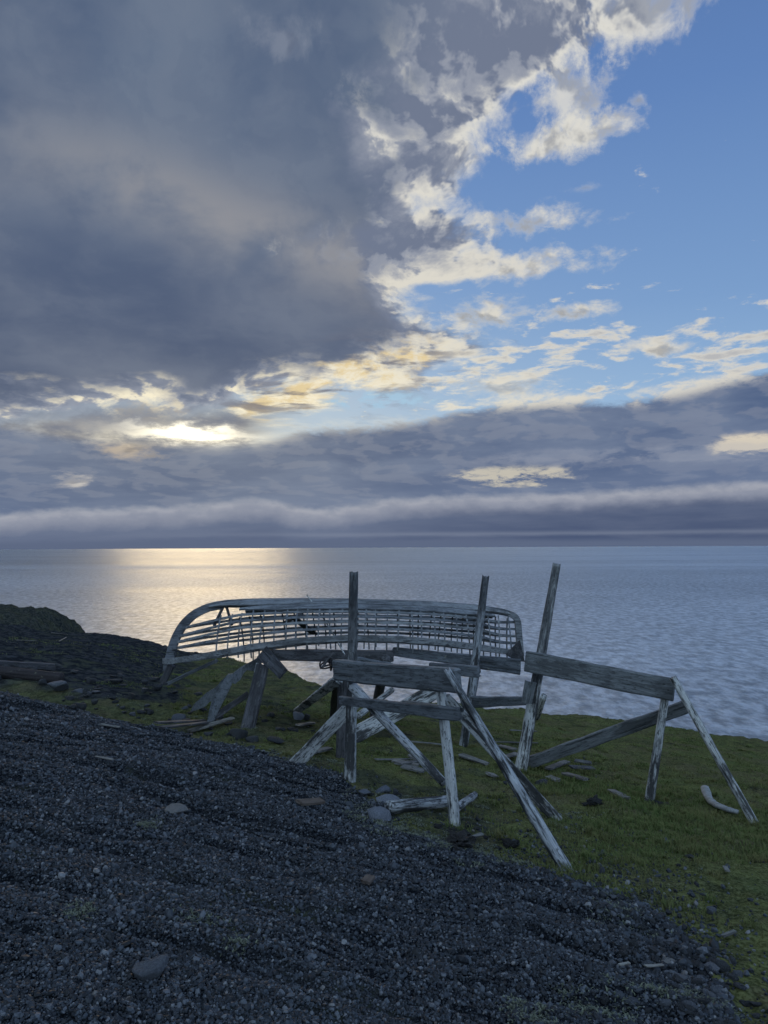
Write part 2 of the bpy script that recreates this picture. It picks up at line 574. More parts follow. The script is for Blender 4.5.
def wood_mat(name, pale, mid, deep, stain=0.5, top_shade=0.0):
    """top_shade: how far the upper half is darkened, backlit shade put into the colour"""
    m, t, b = new_mat(name)
    o = coords(t); r = rnd(t)
    o = vadd(o, comb(r * 37.0, r * 11.0, r * 5.0))
    g = noise(vmul(o, (1.6, 34.0, 34.0)), 1.0, 5, 0.6)
    g2 = noise(vmul(o, (5.0, 110.0, 110.0)), 1.0, 3, 0.6)
    bl = noise(vmul(o, (3.0, 9.0, 9.0)), 1.0, 5, 0.65)
    big = noise(vmul(o, (1.1, 3.0, 3.0)), 1.0, 3, 0.5)
    c = ramp(g * 0.65 + g2 * 0.35, [(0.30, deep), (0.47, mid), (0.64, pale)])
    c = mix(ss(0.48, 0.58, bl * 0.6 + big * 0.4 + (g - 0.5) * 0.5) * stain, c, tuple(v * 0.26 for v in deep))
    c = mix(1.0, c, ramp(r, [(0.0, (0.72, 0.74, 0.78)), (1.0, (1.12, 1.1, 1.06))]), 'MULTIPLY')
    if top_shade:  # backlit shade of the post tops, painted into the wood colour
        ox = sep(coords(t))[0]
        c = mix(ss(0.9, 1.5, ox + (bl - 0.5) * 1.2) * top_shade * ss(0.36, 0.5, g * 0.5 + bl * 0.5), c, (0.035, 0.037, 0.042))
    fl = ss(0.57, 0.62, noise(vmul(o, (16.0, 60.0, 60.0)), 1.0, 3, 0.6))
    c = mix(fl * stain * 0.8, c, tuple(v * 0.25 for v in deep))
    # yellow lichen flecks
    li = ss(0.66, 0.72, noise(vmul(o, (14.0, 22.0, 22.0)), 1.0, 3, 0.6))
    c = mix(li * 0.5, c, (0.26, 0.25, 0.17))
    cracks = ss(0.40, 0.34, g)
    c = mix(cracks * 0.6, c, tuple(v * 0.2 for v in deep))
    setin(t, b, 'Base Color', c); setin(t, b, 'Roughness', 0.78); b.inputs['Specular IOR Level'].default_value = 0.35
    bump(t, b, g * 0.6 + g2 * 0.3 - cracks * 0.8, 0.7, 0.012)
    return m


M_WOOD = wood_mat('weathered_wood', (0.215, 0.232, 0.245), (0.135, 0.148, 0.158), (0.062, 0.066, 0.07), 0.6)
M_LOG = wood_mat('bleached_log_wood', (0.62, 0.63, 0.62), (0.37, 0.385, 0.39), (0.07, 0.074, 0.078), 0.95)
M_POST = wood_mat('shaded_top_post_wood', (0.62, 0.63, 0.62), (0.37, 0.385, 0.39), (0.07, 0.074, 0.078), 0.95, 0.85)
M_BOAT = wood_mat('boat_wood', (0.28, 0.295, 0.305), (0.18, 0.192, 0.205), (0.075, 0.08, 0.088), 0.6)
M_DARKW = wood_mat('dark_wood', (0.13, 0.13, 0.135), (0.07, 0.07, 0.075), (0.035, 0.035, 0.04), 0.7)
M_TAR = wood_mat('tarred_wood', (0.050, 0.042, 0.042), (0.03, 0.025, 0.026), (0.014, 0.012, 0.012), 0.4)
M_SCRAP = wood_mat('scrap_wood', (0.27, 0.265, 0.24), (0.17, 0.165, 0.15), (0.08, 0.078, 0.07), 0.7)


def stone_mat(name, a, bcol, rough=0.85, moss=0.0):
    m, t, b = new_mat(name)
    o = coords(t); r = rnd(t)
    o = vadd(o, comb(r * 31.0, r * 17.0, r * 9.0))
    n1 = noise(o, 9.0, 6, 0.65); n2 = noise(o, 60.0, 3, 0.7)
    c = mix(ss(0.35, 0.65, n1 * 0.6 + n2 * 0.4), a, bcol)
    c = mix(1.0, c, ramp(r, [(0.0, (0.6, 0.62, 0.66)), (0.7, (1.0, 1.0, 1.0)), (1.0, (1.5, 1.45, 1.4))]), 'MULTIPLY')
    if moss: c = mix(ss(0.55, 0.7, noise(o, 14.0, 4, 0.6)) * moss, c, (0.055, 0.065, 0.03))
    setin(t, b, 'Base Color', c); setin(t, b, 'Roughness', rough)
    bump(t, b, n1 * 0.7 + n2 * 0.3, 0.8, 0.02)
    return m


M_STONE = stone_mat('basalt', (0.012, 0.0135, 0.016), (0.036, 0.039, 0.044), 0.85, 0.5)
M_GSTONE = stone_mat('grey_stone', (0.045, 0.050, 0.060), (0.115, 0.125, 0.142), 0.85, 0.25)
M_PALE = stone_mat('pale_stone', (0.15, 0.145, 0.135), (0.24, 0.23, 0.21), 0.8)
M_BSTONE = stone_mat('blue_grey_stone', (0.09, 0.10, 0.12), (0.19, 0.205, 0.235), 0.85, 0.1)
M_DRIFT = stone_mat('driftwood', (0.16, 0.165, 0.16), (0.34, 0.35, 0.34), 0.85)
M_PEAT = stone_mat('peat', (0.008, 0.008, 0.009), (0.022, 0.021, 0.02), 0.95, 0.25)


def pebble_mat():
    m, t, b = new_mat('pebble')
    r = rnd(t); o = coords(t)
    n = noise(vadd(o, comb(r * 30, r * 11, 0.0)), 3.0, 3, 0.6)
    c = ramp(r, [(0.0, (0.004, 0.005, 0.0065)), (0.45, (0.015, 0.019, 0.025)), (0.78, (0.039, 0.049, 0.062)),
                 (0.95, (0.10, 0.11, 0.125)), (0.992, (0.18, 0.185, 0.19)), (1.0, (0.12, 0.10, 0.085))])
    c = mix(1.0, c, ramp(n, [(0.3, (0.75, 0.75, 0.75)), (0.7, (1.2, 1.2, 1.2))]), 'MULTIPLY')
    setin(t, b, 'Base Color', c); setin(t, b, 'Roughness', 0.62)
    return m


M_PEBBLE = pebble_mat()


def ground_mat():
    m, t, b = new_mat('ground')
    o = coords(t)
    at = t.nodes.new('ShaderNodeAttribute'); at.attribute_name = 'turf'
    g = S(at.outputs['Fac'])
    at2 = t.nodes.new('ShaderNodeAttribute'); at2.attribute_name = 'rocky'
    rk = S(at2.outputs['Fac'])
    n1 = noise(o, 0.9, 6, 0.62); n2 = noise(o, 5.0, 6, 0.65); n3 = noise(o, 40.0, 4, 0.7)
    v1 = voro(o, 55.0, out=1); v1d = voro(o, 55.0)
    vv = S.m('MULTIPLY', sep(v1)[0], 1.0)
    gravel = ramp(vv * 0.7 + n3 * 0.3, [(0.2, (0.006, 0.007, 0.009)), (0.6, (0.018, 0.021, 0.026)), (0.9, (0.040, 0.045, 0.053))])
    gravel = mix(ss(0.35, 0.65, n2) * 0.4, gravel, (0.012, 0.013, 0.016))
    moss = mix(ss(0.36, 0.62, n2 * 0.6 + n1 * 0.4), (0.034, 0.038, 0.016), (0.140, 0.148, 0.046))
    moss = mix(ss(0.50, 0.68, n1) * 0.8, moss, (0.078, 0.105, 0.033))
    moss = mix(ss(0.47, 0.60, noise(vadd(o, (9.0, 3.0, 0.0)), 1.3, 6, 0.7)) * 0.85, moss, (0.115, 0.098, 0.050))
    moss = mix(ss(0.56, 0.66, noise(vadd(o, (2.0, 8.0, 0.0)), 2.6, 6, 0.72)) * 0.9, moss, (0.014, 0.014, 0.012))
    moss = mix(ss(0.35, 0.75, n3) * 0.6, moss, (0.15, 0.155, 0.085))
    moss = mix(ss(0.55, 0.40, n3) * 0.5, moss, (0.022, 0.026, 0.014))
    moss = mix(ss(0.64, 0.70, noise(o, 26.0, 3, 0.7)) * 0.45, moss, (0.26, 0.27, 0.20))
    turf = (g + (n2 - 0.5) * 0.8 * (1.0 - S.m('ABSOLUTE', g * 2.0 - 1.0))).clamp()
    c = mix(ss(0.35, 0.6, turf), gravel, moss)
    rock = mix(ss(0.4, 0.62, n2), (0.016, 0.018, 0.021), (0.050, 0.053, 0.058))
    rock = mix(ss(0.50, 0.62, n1 * 0.5 + n2 * 0.5) * 0.65, rock, (0.055, 0.062, 0.028))
    c = mix(ss(0.25, 0.75, rk + (n1 - 0.5) * 0.9), c, rock)
    setin(t, b, 'Base Color', c); setin(t, b, 'Roughness', 1.0); b.inputs['Specular IOR Level'].default_value = 0.0
    bump(t, b, n2 * 0.5 + n3 * 0.3 - v1d * 0.6 * (1.0 - g), 0.9, 0.03)
    return m


def grass_mat(name, lo, hi, tip):
    m, t, b = new_mat(name)
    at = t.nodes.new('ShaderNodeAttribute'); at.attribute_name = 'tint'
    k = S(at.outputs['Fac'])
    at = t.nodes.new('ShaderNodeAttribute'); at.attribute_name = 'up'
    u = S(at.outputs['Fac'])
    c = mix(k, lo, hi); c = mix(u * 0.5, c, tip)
    setin(t, b, 'Base Color', c); setin(t, b, 'Roughness', 0.7)
    b.inputs['Specular IOR Level'].default_value = 0.0
    tr = t.nodes.new('ShaderNodeBsdfTranslucent'); t.links.new(c.s, tr.inputs[0])
    mx = t.nodes.new('ShaderNodeMixShader'); mx.inputs[0].default_value = 0.25
    out = [n for n in t.nodes if n.type == 'OUTPUT_MATERIAL'][0]
    t.links.new(b.outputs[0], mx.inputs[1]); t.links.new(tr.outputs[0], mx.inputs[2]); t.links.new(mx.outputs[0], out.inputs[0])
    return m


def sea_mat():
    m, t, b = new_mat('sea_water')
    o = coords(t)
    big = noise(vmul(o, (0.0012, 0.006, 1.0)), 1.0, 4, 0.55)
    mid = noise(vmul(o, (0.02, 0.05, 1.0)), 1.0, 4, 0.6)
    sw = noise(vmul(o, (0.10, 0.28, 1.0)), 1.0, 4, 0.6)
    rp = noise(vmul(o, (0.9, 1.7, 1.0)), 1.0, 5, 0.62)
    rp2 = noise(vmul(o, (4.0, 6.5, 1.0)), 1.0, 3, 0.6)
    tex = noise(vmul(o, (0.8, 0.36, 1.0)), 1.0, 5, 0.7) * 0.76 + noise(vmul(o, (0.11, 0.05, 1.0)), 1.0, 6, 0.75) * 0.14 \
        + noise(vmul(o, (0.012, 0.008, 1.0)), 1.0, 7, 0.75) * 0.10
    setin(t, b, 'Base Color', (0.015, 0.03, 0.045)); setin(t, b, 'Roughness', 0.5)
    gl = t.nodes.new('ShaderNodeBsdfGlossy'); gl.inputs['Color'].default_value = (0.92, 0.95, 0.98, 1)
    rough = 0.36 + ss(0.35, 0.7, big) * 0.12 + (mid - 0.5) * 0.12
    t.links.new(rough.s, gl.inputs['Roughness'])
    n1 = t.nodes.new('ShaderNodeBump'); n1.inputs['Strength'].default_value = 1.0; n1.inputs['Distance'].default_value = 1.0
    t.links.new((sw * 1.2 + rp * 0.60 + rp2 * 0.14).s, n1.inputs['Height'])
    t.links.new(n1.outputs[0], b.inputs['Normal']); t.links.new(n1.outputs[0], gl.inputs['Normal'])
    fr = t.nodes.new('ShaderNodeLayerWeight'); fr.inputs['Blend'].default_value = 0.5
    mx = t.nodes.new('ShaderNodeMixShader')
    fac = (S(fr.outputs['Facing']) * 0.14 + ss(0.38, 0.62, tex) * 0.44 + ss(0.3, 0.7, big) * 0.14 + 0.10).clamp()
    t.links.new(fac.s, mx.inputs[0])
    t.links.new(b.outputs[0], mx.inputs[1]); t.links.new(gl.outputs[0], mx.inputs[2])
    out = [n for n in t.nodes if n.type == 'OUTPUT_MATERIAL'][0]
    t.links.new(mx.outputs[0], out.inputs[0])
    return m


M_GROUND = ground_mat()
M_SEA = sea_mat()
# ------------------------------------------------------------------ land and sea
def build_ground():
    az = np.concatenate([np.arange(-180, -60, 4.0), np.arange(-60, -36, 1.0), np.arange(-36, 36, 0.12), np.arange(36, 60, 1.0), np.arange(60, 180, 4.0)])
    rho = np.concatenate([[0.0], np.geomspace(0.35, 2.2, 40), np.geomspace(2.22, 34, 620), np.geomspace(34.5, 140, 60), [170, 220]])
    A, Rr = np.meshgrid(np.radians(az), rho, indexing='ij')
    X = np.sin(A) * Rr; Y = np.cos(A) * Rr
    Z = ground_z(X, Y)
    na, nr = X.shape
    V = np.stack([X, Y, Z], -1).reshape(-1, 3)
    i = np.arange(na)[:, None]; j = np.arange(nr - 1)[None, :]
    a = i * nr + j; b_ = i * nr + j + 1; i2 = (i + 1) % na
    c = i2 * nr + j + 1; d = i2 * nr + j
    F = np.stack([a, b_, c, d], -1).reshape(-1, 4)
    me = mesh_fast('ground', V, F, 4)
    bd = np.interp(np.degrees(A), _ba, _bd)
    turf = grass_amount(X, Y)
    azd = np.degrees(A)
    rocky = sstep(-0.5, 1.5, Rr - bd) * 0.9
    # the left flank beyond the ditch is bare dark scree with moss in strips
    left = sstep(-11.5, -16, azd + 2.5 * fbm(X * .3, Y * .3, 3)) * sstep(12.0, 14.5, Rr + 1.5 * fbm(X * .4, Y * .4, 3))
    rocky = np.maximum(rocky, left * 0.85)
    barren = sstep(0.0, -0.35, fbm(X * 0.8 + 40, Y * 0.8 + 7, 4)) * (1 - sstep(4, 14, azd) * 0.5)
    rocky = np.maximum(rocky, 0.50 * barren)
    rocky = np.maximum(rocky, 0.43 * sstep(-1, -8, azd) * sstep(8.5, 10.5, Rr))
    for nm, arr in (('turf', turf), ('rocky', rocky)):
        at = me.attributes.new(nm, 'FLOAT', 'POINT'); at.data.foreach_set('value', arr.astype(np.float32).ravel())
    o = link('ground', me, M_GROUND, smooth=True)
    tag(o, 'dark gravel slope running out to mossy turf above the sea', kind='structure')


build_ground()


def build_headland():
    """low dark headland further along the shore"""
    prof = [(-420, 596), (-200, 600), (-80, 604), (0, 607), (22, 609), (45, 612), (54, 617), (59, 624), (63, 632), (66, 646), (69, 664)]
    D = 62.0
    xs = [P(c, r, D).x for c, r in prof]; zs = [P(c, r, D).z for c, r in prof]
    n, mrows = 420, 60
    X = np.linspace(xs[0], xs[-1] + 6, n)
    T = np.linspace(-1, 1, mrows)
    XX, TT = np.meshgrid(X, T, indexing='ij')
    crest = np.interp(XX, xs, zs, right=SEA_Z - 2)
    YY = D + TT * 26 + (XX - xs[-1]) * -0.25 * (TT > 0)
    fall = np.clip(np.abs(TT + 0.05) - 0.08, 0, 1)
    ZZ = crest - (fall ** 1.2) * 13 + fbm(XX * 0.45, YY * 0.45, 6, 0.65) * 0.30 * (1 + 6 * fall)
    ZZ = np.maximum(ZZ, SEA_Z - 2)
    V = np.stack([XX, YY, ZZ], -1).reshape(-1, 3)
    i = np.arange(n - 1)[:, None]; j = np.arange(mrows - 1)[None, :]
    a = i * mrows + j
    F = np.stack([a, a + mrows, a + mrows + 1, a + 1], -1).reshape(-1, 4)
    me = mesh_fast('headland', V, F, 4)
    for nm, v in (('turf', 0.8), ('rocky', 0.62)):
        at = me.attributes.new(nm, 'FLOAT', 'POINT'); at.data.foreach_set('value', np.full(len(V), v, np.float32))
    o = link('headland', me, M_GROUND, smooth=True)
    tag(o, 'dark rocky headland dropping to the sea at the left', kind='structure')


build_headland()


def build_sea():
    rho = np.concatenate([[15], np.geomspace(20, 80000, 70)])
    az = np.radians(np.arange(0, 360, 3.0))
    A, Rr = np.meshgrid(az, rho, indexing='ij')
    V = np.stack([np.sin(A) * Rr, np.cos(A) * Rr, np.full_like(A, SEA_Z)], -1).reshape(-1, 3)
    na, nr = A.shape
    i = np.arange(na)[:, None]; j = np.arange(nr - 1)[None, :]; i2 = (i + 1) % na
    F = np.stack([i * nr + j, i2 * nr + j, i2 * nr + j + 1, i * nr + j + 1], -1).reshape(-1, 4)
    F = F[:, ::-1]
    me = mesh_fast('sea', V, F, 4)
    if me.polygons[0].normal.z < 0:
        me.flip_normals()
    o = link('sea', me, M_SEA)
    tag(o, 'rippled open sea reaching the horizon with a pale sun glitter', kind='structure')


build_sea()


# ------------------------------------------------------------------ gravel, grass, ground cover
def instanced(name, pts, rots, scls, mat, subdiv, lumpy, label):
    me = bpy.data.meshes.new(name)
    me.vertices.add(len(pts)); me.vertices.foreach_set('co', np.asarray(pts, np.float32).ravel())
    for nm, arr in (('rot', rots), ('scl', scls)):
        at = me.attributes.new(nm, 'FLOAT_VECTOR', 'POINT'); at.data.foreach_set('vector', np.asarray(arr, np.float32).ravel())
    me.update()
    o = bpy.data.objects.new(name, me); COL.objects.link(o)
    ng = bpy.data.node_groups.new(name, 'GeometryNodeTree')
    ng.interface.new_socket('Geometry', in_out='INPUT', socket_type='NodeSocketGeometry')
    ng.interface.new_socket('Geometry', in_out='OUTPUT', socket_type='NodeSocketGeometry')
    N = ng.nodes; L = ng.links
    gi = N.new('NodeGroupInput'); go = N.new('NodeGroupOutput')
    ico = N.new('GeometryNodeMeshIcoSphere'); ico.inputs['Radius'].default_value = 1.0; ico.inputs['Subdivisions'].default_value = subdiv
    sp = N.new('GeometryNodeSetPosition'); nt = N.new('ShaderNodeTexNoise'); nt.inputs['Scale'].default_value = 1.3; nt.inputs['Detail'].default_value = 1
    vm = N.new('ShaderNodeVectorMath'); vm.operation = 'SUBTRACT'; vm.inputs[1].default_value = (0.5, 0.5, 0.5)
    vs = N.new('ShaderNodeVectorMath'); vs.operation = 'SCALE'; vs.inputs[3].default_value = lumpy
    L.new(nt.outputs['Color'], vm.inputs[0]); L.new(vm.outputs[0], vs.inputs[0])
    L.new(ico.outputs['Mesh'], sp.inputs['Geometry']); L.new(vs.outputs[0], sp.inputs['Offset'])
    sm = N.new('GeometryNodeSetMaterial'); sm.inputs['Material'].default_value = mat
    L.new(sp.outputs[0], sm.inputs['Geometry'])
    ip = N.new('GeometryNodeInstanceOnPoints')
    L.new(gi.outputs[0], ip.inputs['Points']); L.new(sm.outputs[0], ip.inputs['Instance'])
    for nm, sock in (('rot', 'Rotation'), ('scl', 'Scale')):
        na = N.new('GeometryNodeInputNamedAttribute'); na.data_type = 'FLOAT_VECTOR'; na.inputs['Name'].default_value = nm
        L.new(na.outputs['Attribute'], ip.inputs[sock])
    L.new(ip.outputs[0], go.inputs[0])
    md = o.modifiers.new('scatter', 'NODES'); md.node_group = ng
    me.materials.append(mat)
    tag(o, label, kind='stuff')
    return o


def polar_points(n, r0, r1, a0=-38, a1=38, power=0.0, rng=RNG):
    """random ground points; power 0 = uniform per log-distance"""
    u = rng.random(n)
    if power == 0: rho = r0 * (r1 / r0) ** u
    else: rho = (r0 ** power + u * (r1 ** power - r0 ** power)) ** (1 / power)
    az = np.radians(a0 + (a1 - a0) * rng.random(n))
    return np.sin(az) * rho, np.cos(az) * rho, rho, np.degrees(az)


def build_gravel():
    n = 620000
    x, y, rho, az = polar_points(n, 2.0, 15.0, power=0.5)
    ga = grass_amount(x, y)
    az_ = np.degrees(np.arctan2(x, y)); gd_ = np.interp(az_, _ga, _gd)
    strag = 0.16 * np.exp(-np.maximum(rho - gd_, 0) / 0.9) * sstep(-6, 8, az_)
    keep = RNG.random(n) > np.minimum(ga, 1 - strag) * 1.0 - (ga < 0.5) * 0.02
    # hollows between the ridges hold fewer stones
    x, y, rho = x[keep], y[keep], rho[keep]
    m = len(x)
    r = np.exp(RNG.normal(math.log(0.0056), 0.42, m)) * (0.75 + 0.065 * rho)
    # coarser stones towards the lower right edge
    gd = np.interp(np.degrees(np.arctan2(x, y)), _ga, _gd)
    edge = np.exp(-np.maximum(gd - rho, 0) / 0.5) * sstep(2, 14, np.degrees(np.arctan2(x, y)))
    r = r * (1 + 0.9 * edge * RNG.random(m))
    r = np.minimum(r, 0.035)
    z = ground_z(x, y) + r * (0.05 + 0.5 * RNG.random(m))
    scl = np.stack([r * (0.8 + 0.5 * RNG.random(m)), r * (0.7 + 0.4 * RNG.random(m)), r * (0.5 + 0.35 * RNG.random(m))], -1)
    rot = RNG.random((m, 3)) * [0.9, 0.9, 6.28]
    instanced('gravel', np.stack([x, y, z], -1), rot, scl, M_PEBBLE, 1, 1.1, 'loose dark grey volcanic gravel covering the near slope')


def blades(name, x, y, hgt, wid, lean, tint, mat, label, zoff=-0.01):
    n = len(x)
    z = ground_z(x, y) + zoff
    th = RNG.random(n) * 2 * math.pi
    fx, fy = np.cos(th), np.sin(th)
    px_, py_ = -fy, fx
    l = lean * hgt
    base = np.stack([x, y, z], -1)
    side = np.stack([px_, py_, np.zeros(n)], -1) * wid[:, None] * 0.5
    mid = base + np.stack([fx * l * 0.35, fy * l * 0.35, hgt * 0.6], -1)
    tip = base + np.stack([fx * l, fy * l, hgt * (1 - 0.25 * lean)], -1)
    V = np.stack([base - side, base + side, mid + side * 0.8, mid - side * 0.8, tip], 1).reshape(-1, 3)
    k = np.arange(n)[:, None] * 5
    F = np.concatenate([k + [[0, 1, 2]], k + [[0, 2, 3]], k + [[3, 2, 4]]], 0)
    me = mesh_fast(name, V, F, 3)
    at = me.attributes.new('tint', 'FLOAT', 'POINT'); at.data.foreach_set('value', np.repeat(tint, 5).astype(np.float32))
    at = me.attributes.new('up', 'FLOAT', 'POINT'); at.data.foreach_set('value', np.tile([0, 0, 0.6, 0.6, 1], n).astype(np.float32))
    o = link(name, me, mat)
    tag(o, label, kind='stuff')


def build_grass():
    n = 480000
    x, y, rho, az = polar_points(n, 2.2, 27.0, power=0.7)
    ga = grass_amount(x, y)
    bd = np.interp(az, _ba, _bd)
    patch = fbm(x * 0.55 + 3, y * 0.55, 4)
    lush = sstep(4, 16, az) * np.exp(-((rho - 8.6) / 2.3) ** 2)
    dens = 0.14 + 0.9 * patch + 0.35 * fbm(x * 3 + 1, y * 3, 3) + 0.8 * lush
    dens = np.where(az < -15, dens - 0.28 * sstep(12, 14, rho), dens)
    bare = sstep(0.02, -0.28, fbm(x * 0.8 + 40, y * 0.8 + 7, 4)) * (1 - lush)
    dens = dens * (1 - 0.8 * bare)
    keep = (ga > 0.6) & (RNG.random(n) < dens * ga) & (rho < bd + 0.4)
    x, y, rho, az, lush, patch = [v[keep] for v in (x, y, rho, az, lush, patch)]
    # tussocks: dense clumps of longer blades
    nc = 3000
    cx_, cy_, cr_, ca_ = polar_points(nc, 4.5, 19.0, a0=-16, a1=36, power=0.9)
    cp = fbm(cx_ * 0.55 + 3, cy_ * 0.55, 4)
    cl = sstep(2, 14, ca_) * np.exp(-((cr_ - 8.8) / 3.0) ** 2)
    ok = (grass_amount(cx_, cy_) > 0.8) & (RNG.random(nc) < 0.25 + 0.9 * cp + 0.7 * cl) & (cr_ < np.interp(ca_, _ba, _bd))
    cx_, cy_, cr_, ca_, cl, cp = [v[ok] for v in (cx_, cy_, cr_, ca_, cl, cp)]
    per = 42; q = len(cx_); sp = 0.025 + 0.045 * RNG.random(q)
    tx = np.repeat(cx_, per) + RNG.normal(size=q * per) * np.repeat(sp, per)
    ty = np.repeat(cy_, per) + RNG.normal(size=q * per) * np.repeat(sp, per)
    ctint = np.repeat(RNG.random(q) * 0.7 + 0.15, per)
    cth = np.repeat(0.030 + 0.045 * RNG.random(q) + 0.025 * cl, per) * (0.6 + 0.6 * RNG.random(q * per))
    nb = len(x)
    x = np.concatenate([x, tx]); y = np.concatenate([y, ty]); rho = np.hypot(x, y)
    lush = np.concatenate([lush, np.repeat(cl, per)]); patch = np.concatenate([patch, np.repeat(cp, per)])
    m = len(x)
    h = (0.018 + 0.028 * RNG.random(m) + 0.055 * lush * RNG.random(m)) * (0.8 + 0.02 * rho)
    h[nb:] = cth
    w = 0.0025 + 0.0005 * rho
    tint = np.clip(0.32 + 0.8 * patch + 0.45 * lush + 0.5 * (RNG.random(m) - 0.5), 0, 1)
    tint[nb:] = np.clip(ctint + 0.2 * (RNG.random(m - nb) - 0.5), 0, 1)
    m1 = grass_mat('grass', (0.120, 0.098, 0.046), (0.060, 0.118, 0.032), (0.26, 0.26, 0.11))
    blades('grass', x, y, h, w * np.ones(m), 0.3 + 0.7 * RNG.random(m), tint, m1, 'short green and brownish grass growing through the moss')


def build_cover():
    """low flowering plants: rosettes of small pale leaves"""
    spots = []
    def line(pts, n, spread):
        for k in range(n):
            t = random.random() * (len(pts) - 1); i = min(int(t), len(pts) - 2); f = t - i
            c = pts[i][0] * (1 - f) + pts[i + 1][0] * f; r = pts[i][1] * (1 - f) + pts[i + 1][1] * f
            g = G(c, r); spots.append((g.x + random.gauss(0, spread), g.y + random.gauss(0, spread)))
    line([(366, 812), (385, 825), (420, 835), (470, 852), (520, 862)], 90, 0.16)
    line([(345, 790), (372, 800), (420, 800)], 24, 0.15)
    line([(262, 745), (300, 758), (330, 762)], 26, 0.25)
    line([(70, 695), (120, 706), (180, 718), (250, 728)], 26, 0.3)
    line([(560, 1010), (600, 1000), (640, 1012)], 16, 0.10)
    line([(500, 1020), (560, 1024)], 8, 0.08)
    line([(660, 985), (690, 1010)], 8, 0.10)
    line([(600, 905), (640, 915)], 16, 0.12)
    line([(147, 826), (153, 828)], 5, 0.03)
    line([(75, 912), (88, 916)], 5, 0.03)
    line([(198, 920), (203, 922)], 3, 0.02)
    line([(236, 950), (238, 952)], 3, 0.02)
    line([(430, 800), (520, 830), (600, 810)], 18, 0.3)
    xs, ys = [], []
    for sx, sy in spots:
        k = random.randint(26, 60); s = 0.02 + 0.03 * random.random()
        for _ in range(k):
            xs.append(sx + random.gauss(0, s)); ys.append(sy + random.gauss(0, s))
    x = np.array(xs); y = np.array(ys); m = len(x)
    h = 0.006 + 0.015 * RNG.random(m)
    mt = grass_mat('pale_leaves', (0.040, 0.050, 0.030), (0.20, 0.22, 0.15), (0.36, 0.38, 0.30))
    blades('ground_cover', x, y, h, 0.006 + 0.005 * RNG.random(m), 0.8 + 0.8 * RNG.random(m), RNG.random(m) ** 3, mt,
           'tiny pale leaved flowering plants creeping along the gravel edge', 0.004)


build_gravel()
build_grass()
build_cover()
# ------------------------------------------------------------------ timber
def frame_matrix(p0, p1, face):
    """x along the piece, y its thickness (towards 'face'), z its width"""
    p0, p1, face = Vector(p0), Vector(p1), Vector(face)
    ax = (p1 - p0).normalized()
    yv = (face - ax * face.dot(ax)).normalized()
    zv = ax.cross(yv)
    m = Matrix((ax, yv, zv)).transposed().to_4x4(); m.translation = p0
    return m, (p1 - p0).length


_k = [0]


def board_mesh(L, w0, w1, th, rag0=0.0, rag1=0.0, bow=0.0, n=None, warp=0.006):
    """sawn board: slightly warped, edges eased, ends broken or cut"""
    _k[0] += 1; rg = random.Random(_k[0] * 7 + 1)
    n = n or max(6, int(L / 0.08))
    ph = rg.random() * 50
    prof_t = [-0.5, -0.42, -0.2, 0.05, 0.25, 0.42, 0.5]   # across the width
    V = []; rows = []
    for i in range(n + 1):
        s = i / n; x = s * L
        w = w0 + (w1 - w0) * s
        b = bow * math.sin(math.pi * s)
        e_t = float(perlin(x * 3 + ph, 1.3)) * warp * 1.5; e_b = float(perlin(x * 3 + ph, 7.3)) * warp * 1.5
        yo = float(perlin(x * 1.3 + ph, 3.1)) * warp
        ring = []
        for side in (1, -1):
            seq = prof_t if side == 1 else prof_t[::-1]
            for t in seq:
                zz = t * w + b + (e_t if t > 0 else e_b) * abs(t) * 2
                ease = 0.72 if abs(t) == 0.5 else 1.0
                xx = x
                if i == 0 and rag0: xx += abs(float(perlin(t * 4.2 + ph, 0.2))) * rag0 * 2
                if i == n and rag1: xx -= abs(float(perlin(t * 4.2 + ph, 9.2))) * rag1 * 2
                ring.append(len(V))
                V.append((xx, side * th * 0.5 * ease + yo, zz))
        rows.append(ring)
    F = []
    m = len(rows[0])
    for i in range(n):
        for j in range(m):
            a, b_ = rows[i][j], rows[i][(j + 1) % m]
            c, d = rows[i + 1][(j + 1) % m], rows[i + 1][j]
            F.append((a, b_, c, d))
    F.append(tuple(rows[0][::-1])); F.append(tuple(rows[-1]))
    me = mesh_np('board', V, F)
    import bmesh
    bm = bmesh.new(); bm.from_mesh(me); bmesh.ops.recalc_face_normals(bm, faces=bm.faces); bm.to_mesh(me); bm.free()
    return me


def board(name, parent, p0, p1, w, th, mat=None, face=(0, -1, 0), w1=None, rag=(0, 0), bow=0.0, **kw):
    m, L = frame_matrix(p0, p1, face)
    me = board_mesh(L, w, w1 if w1 else w, th, rag[0], rag[1], bow, **kw)
    return link(name, me, mat or M_WOOD, parent, m)


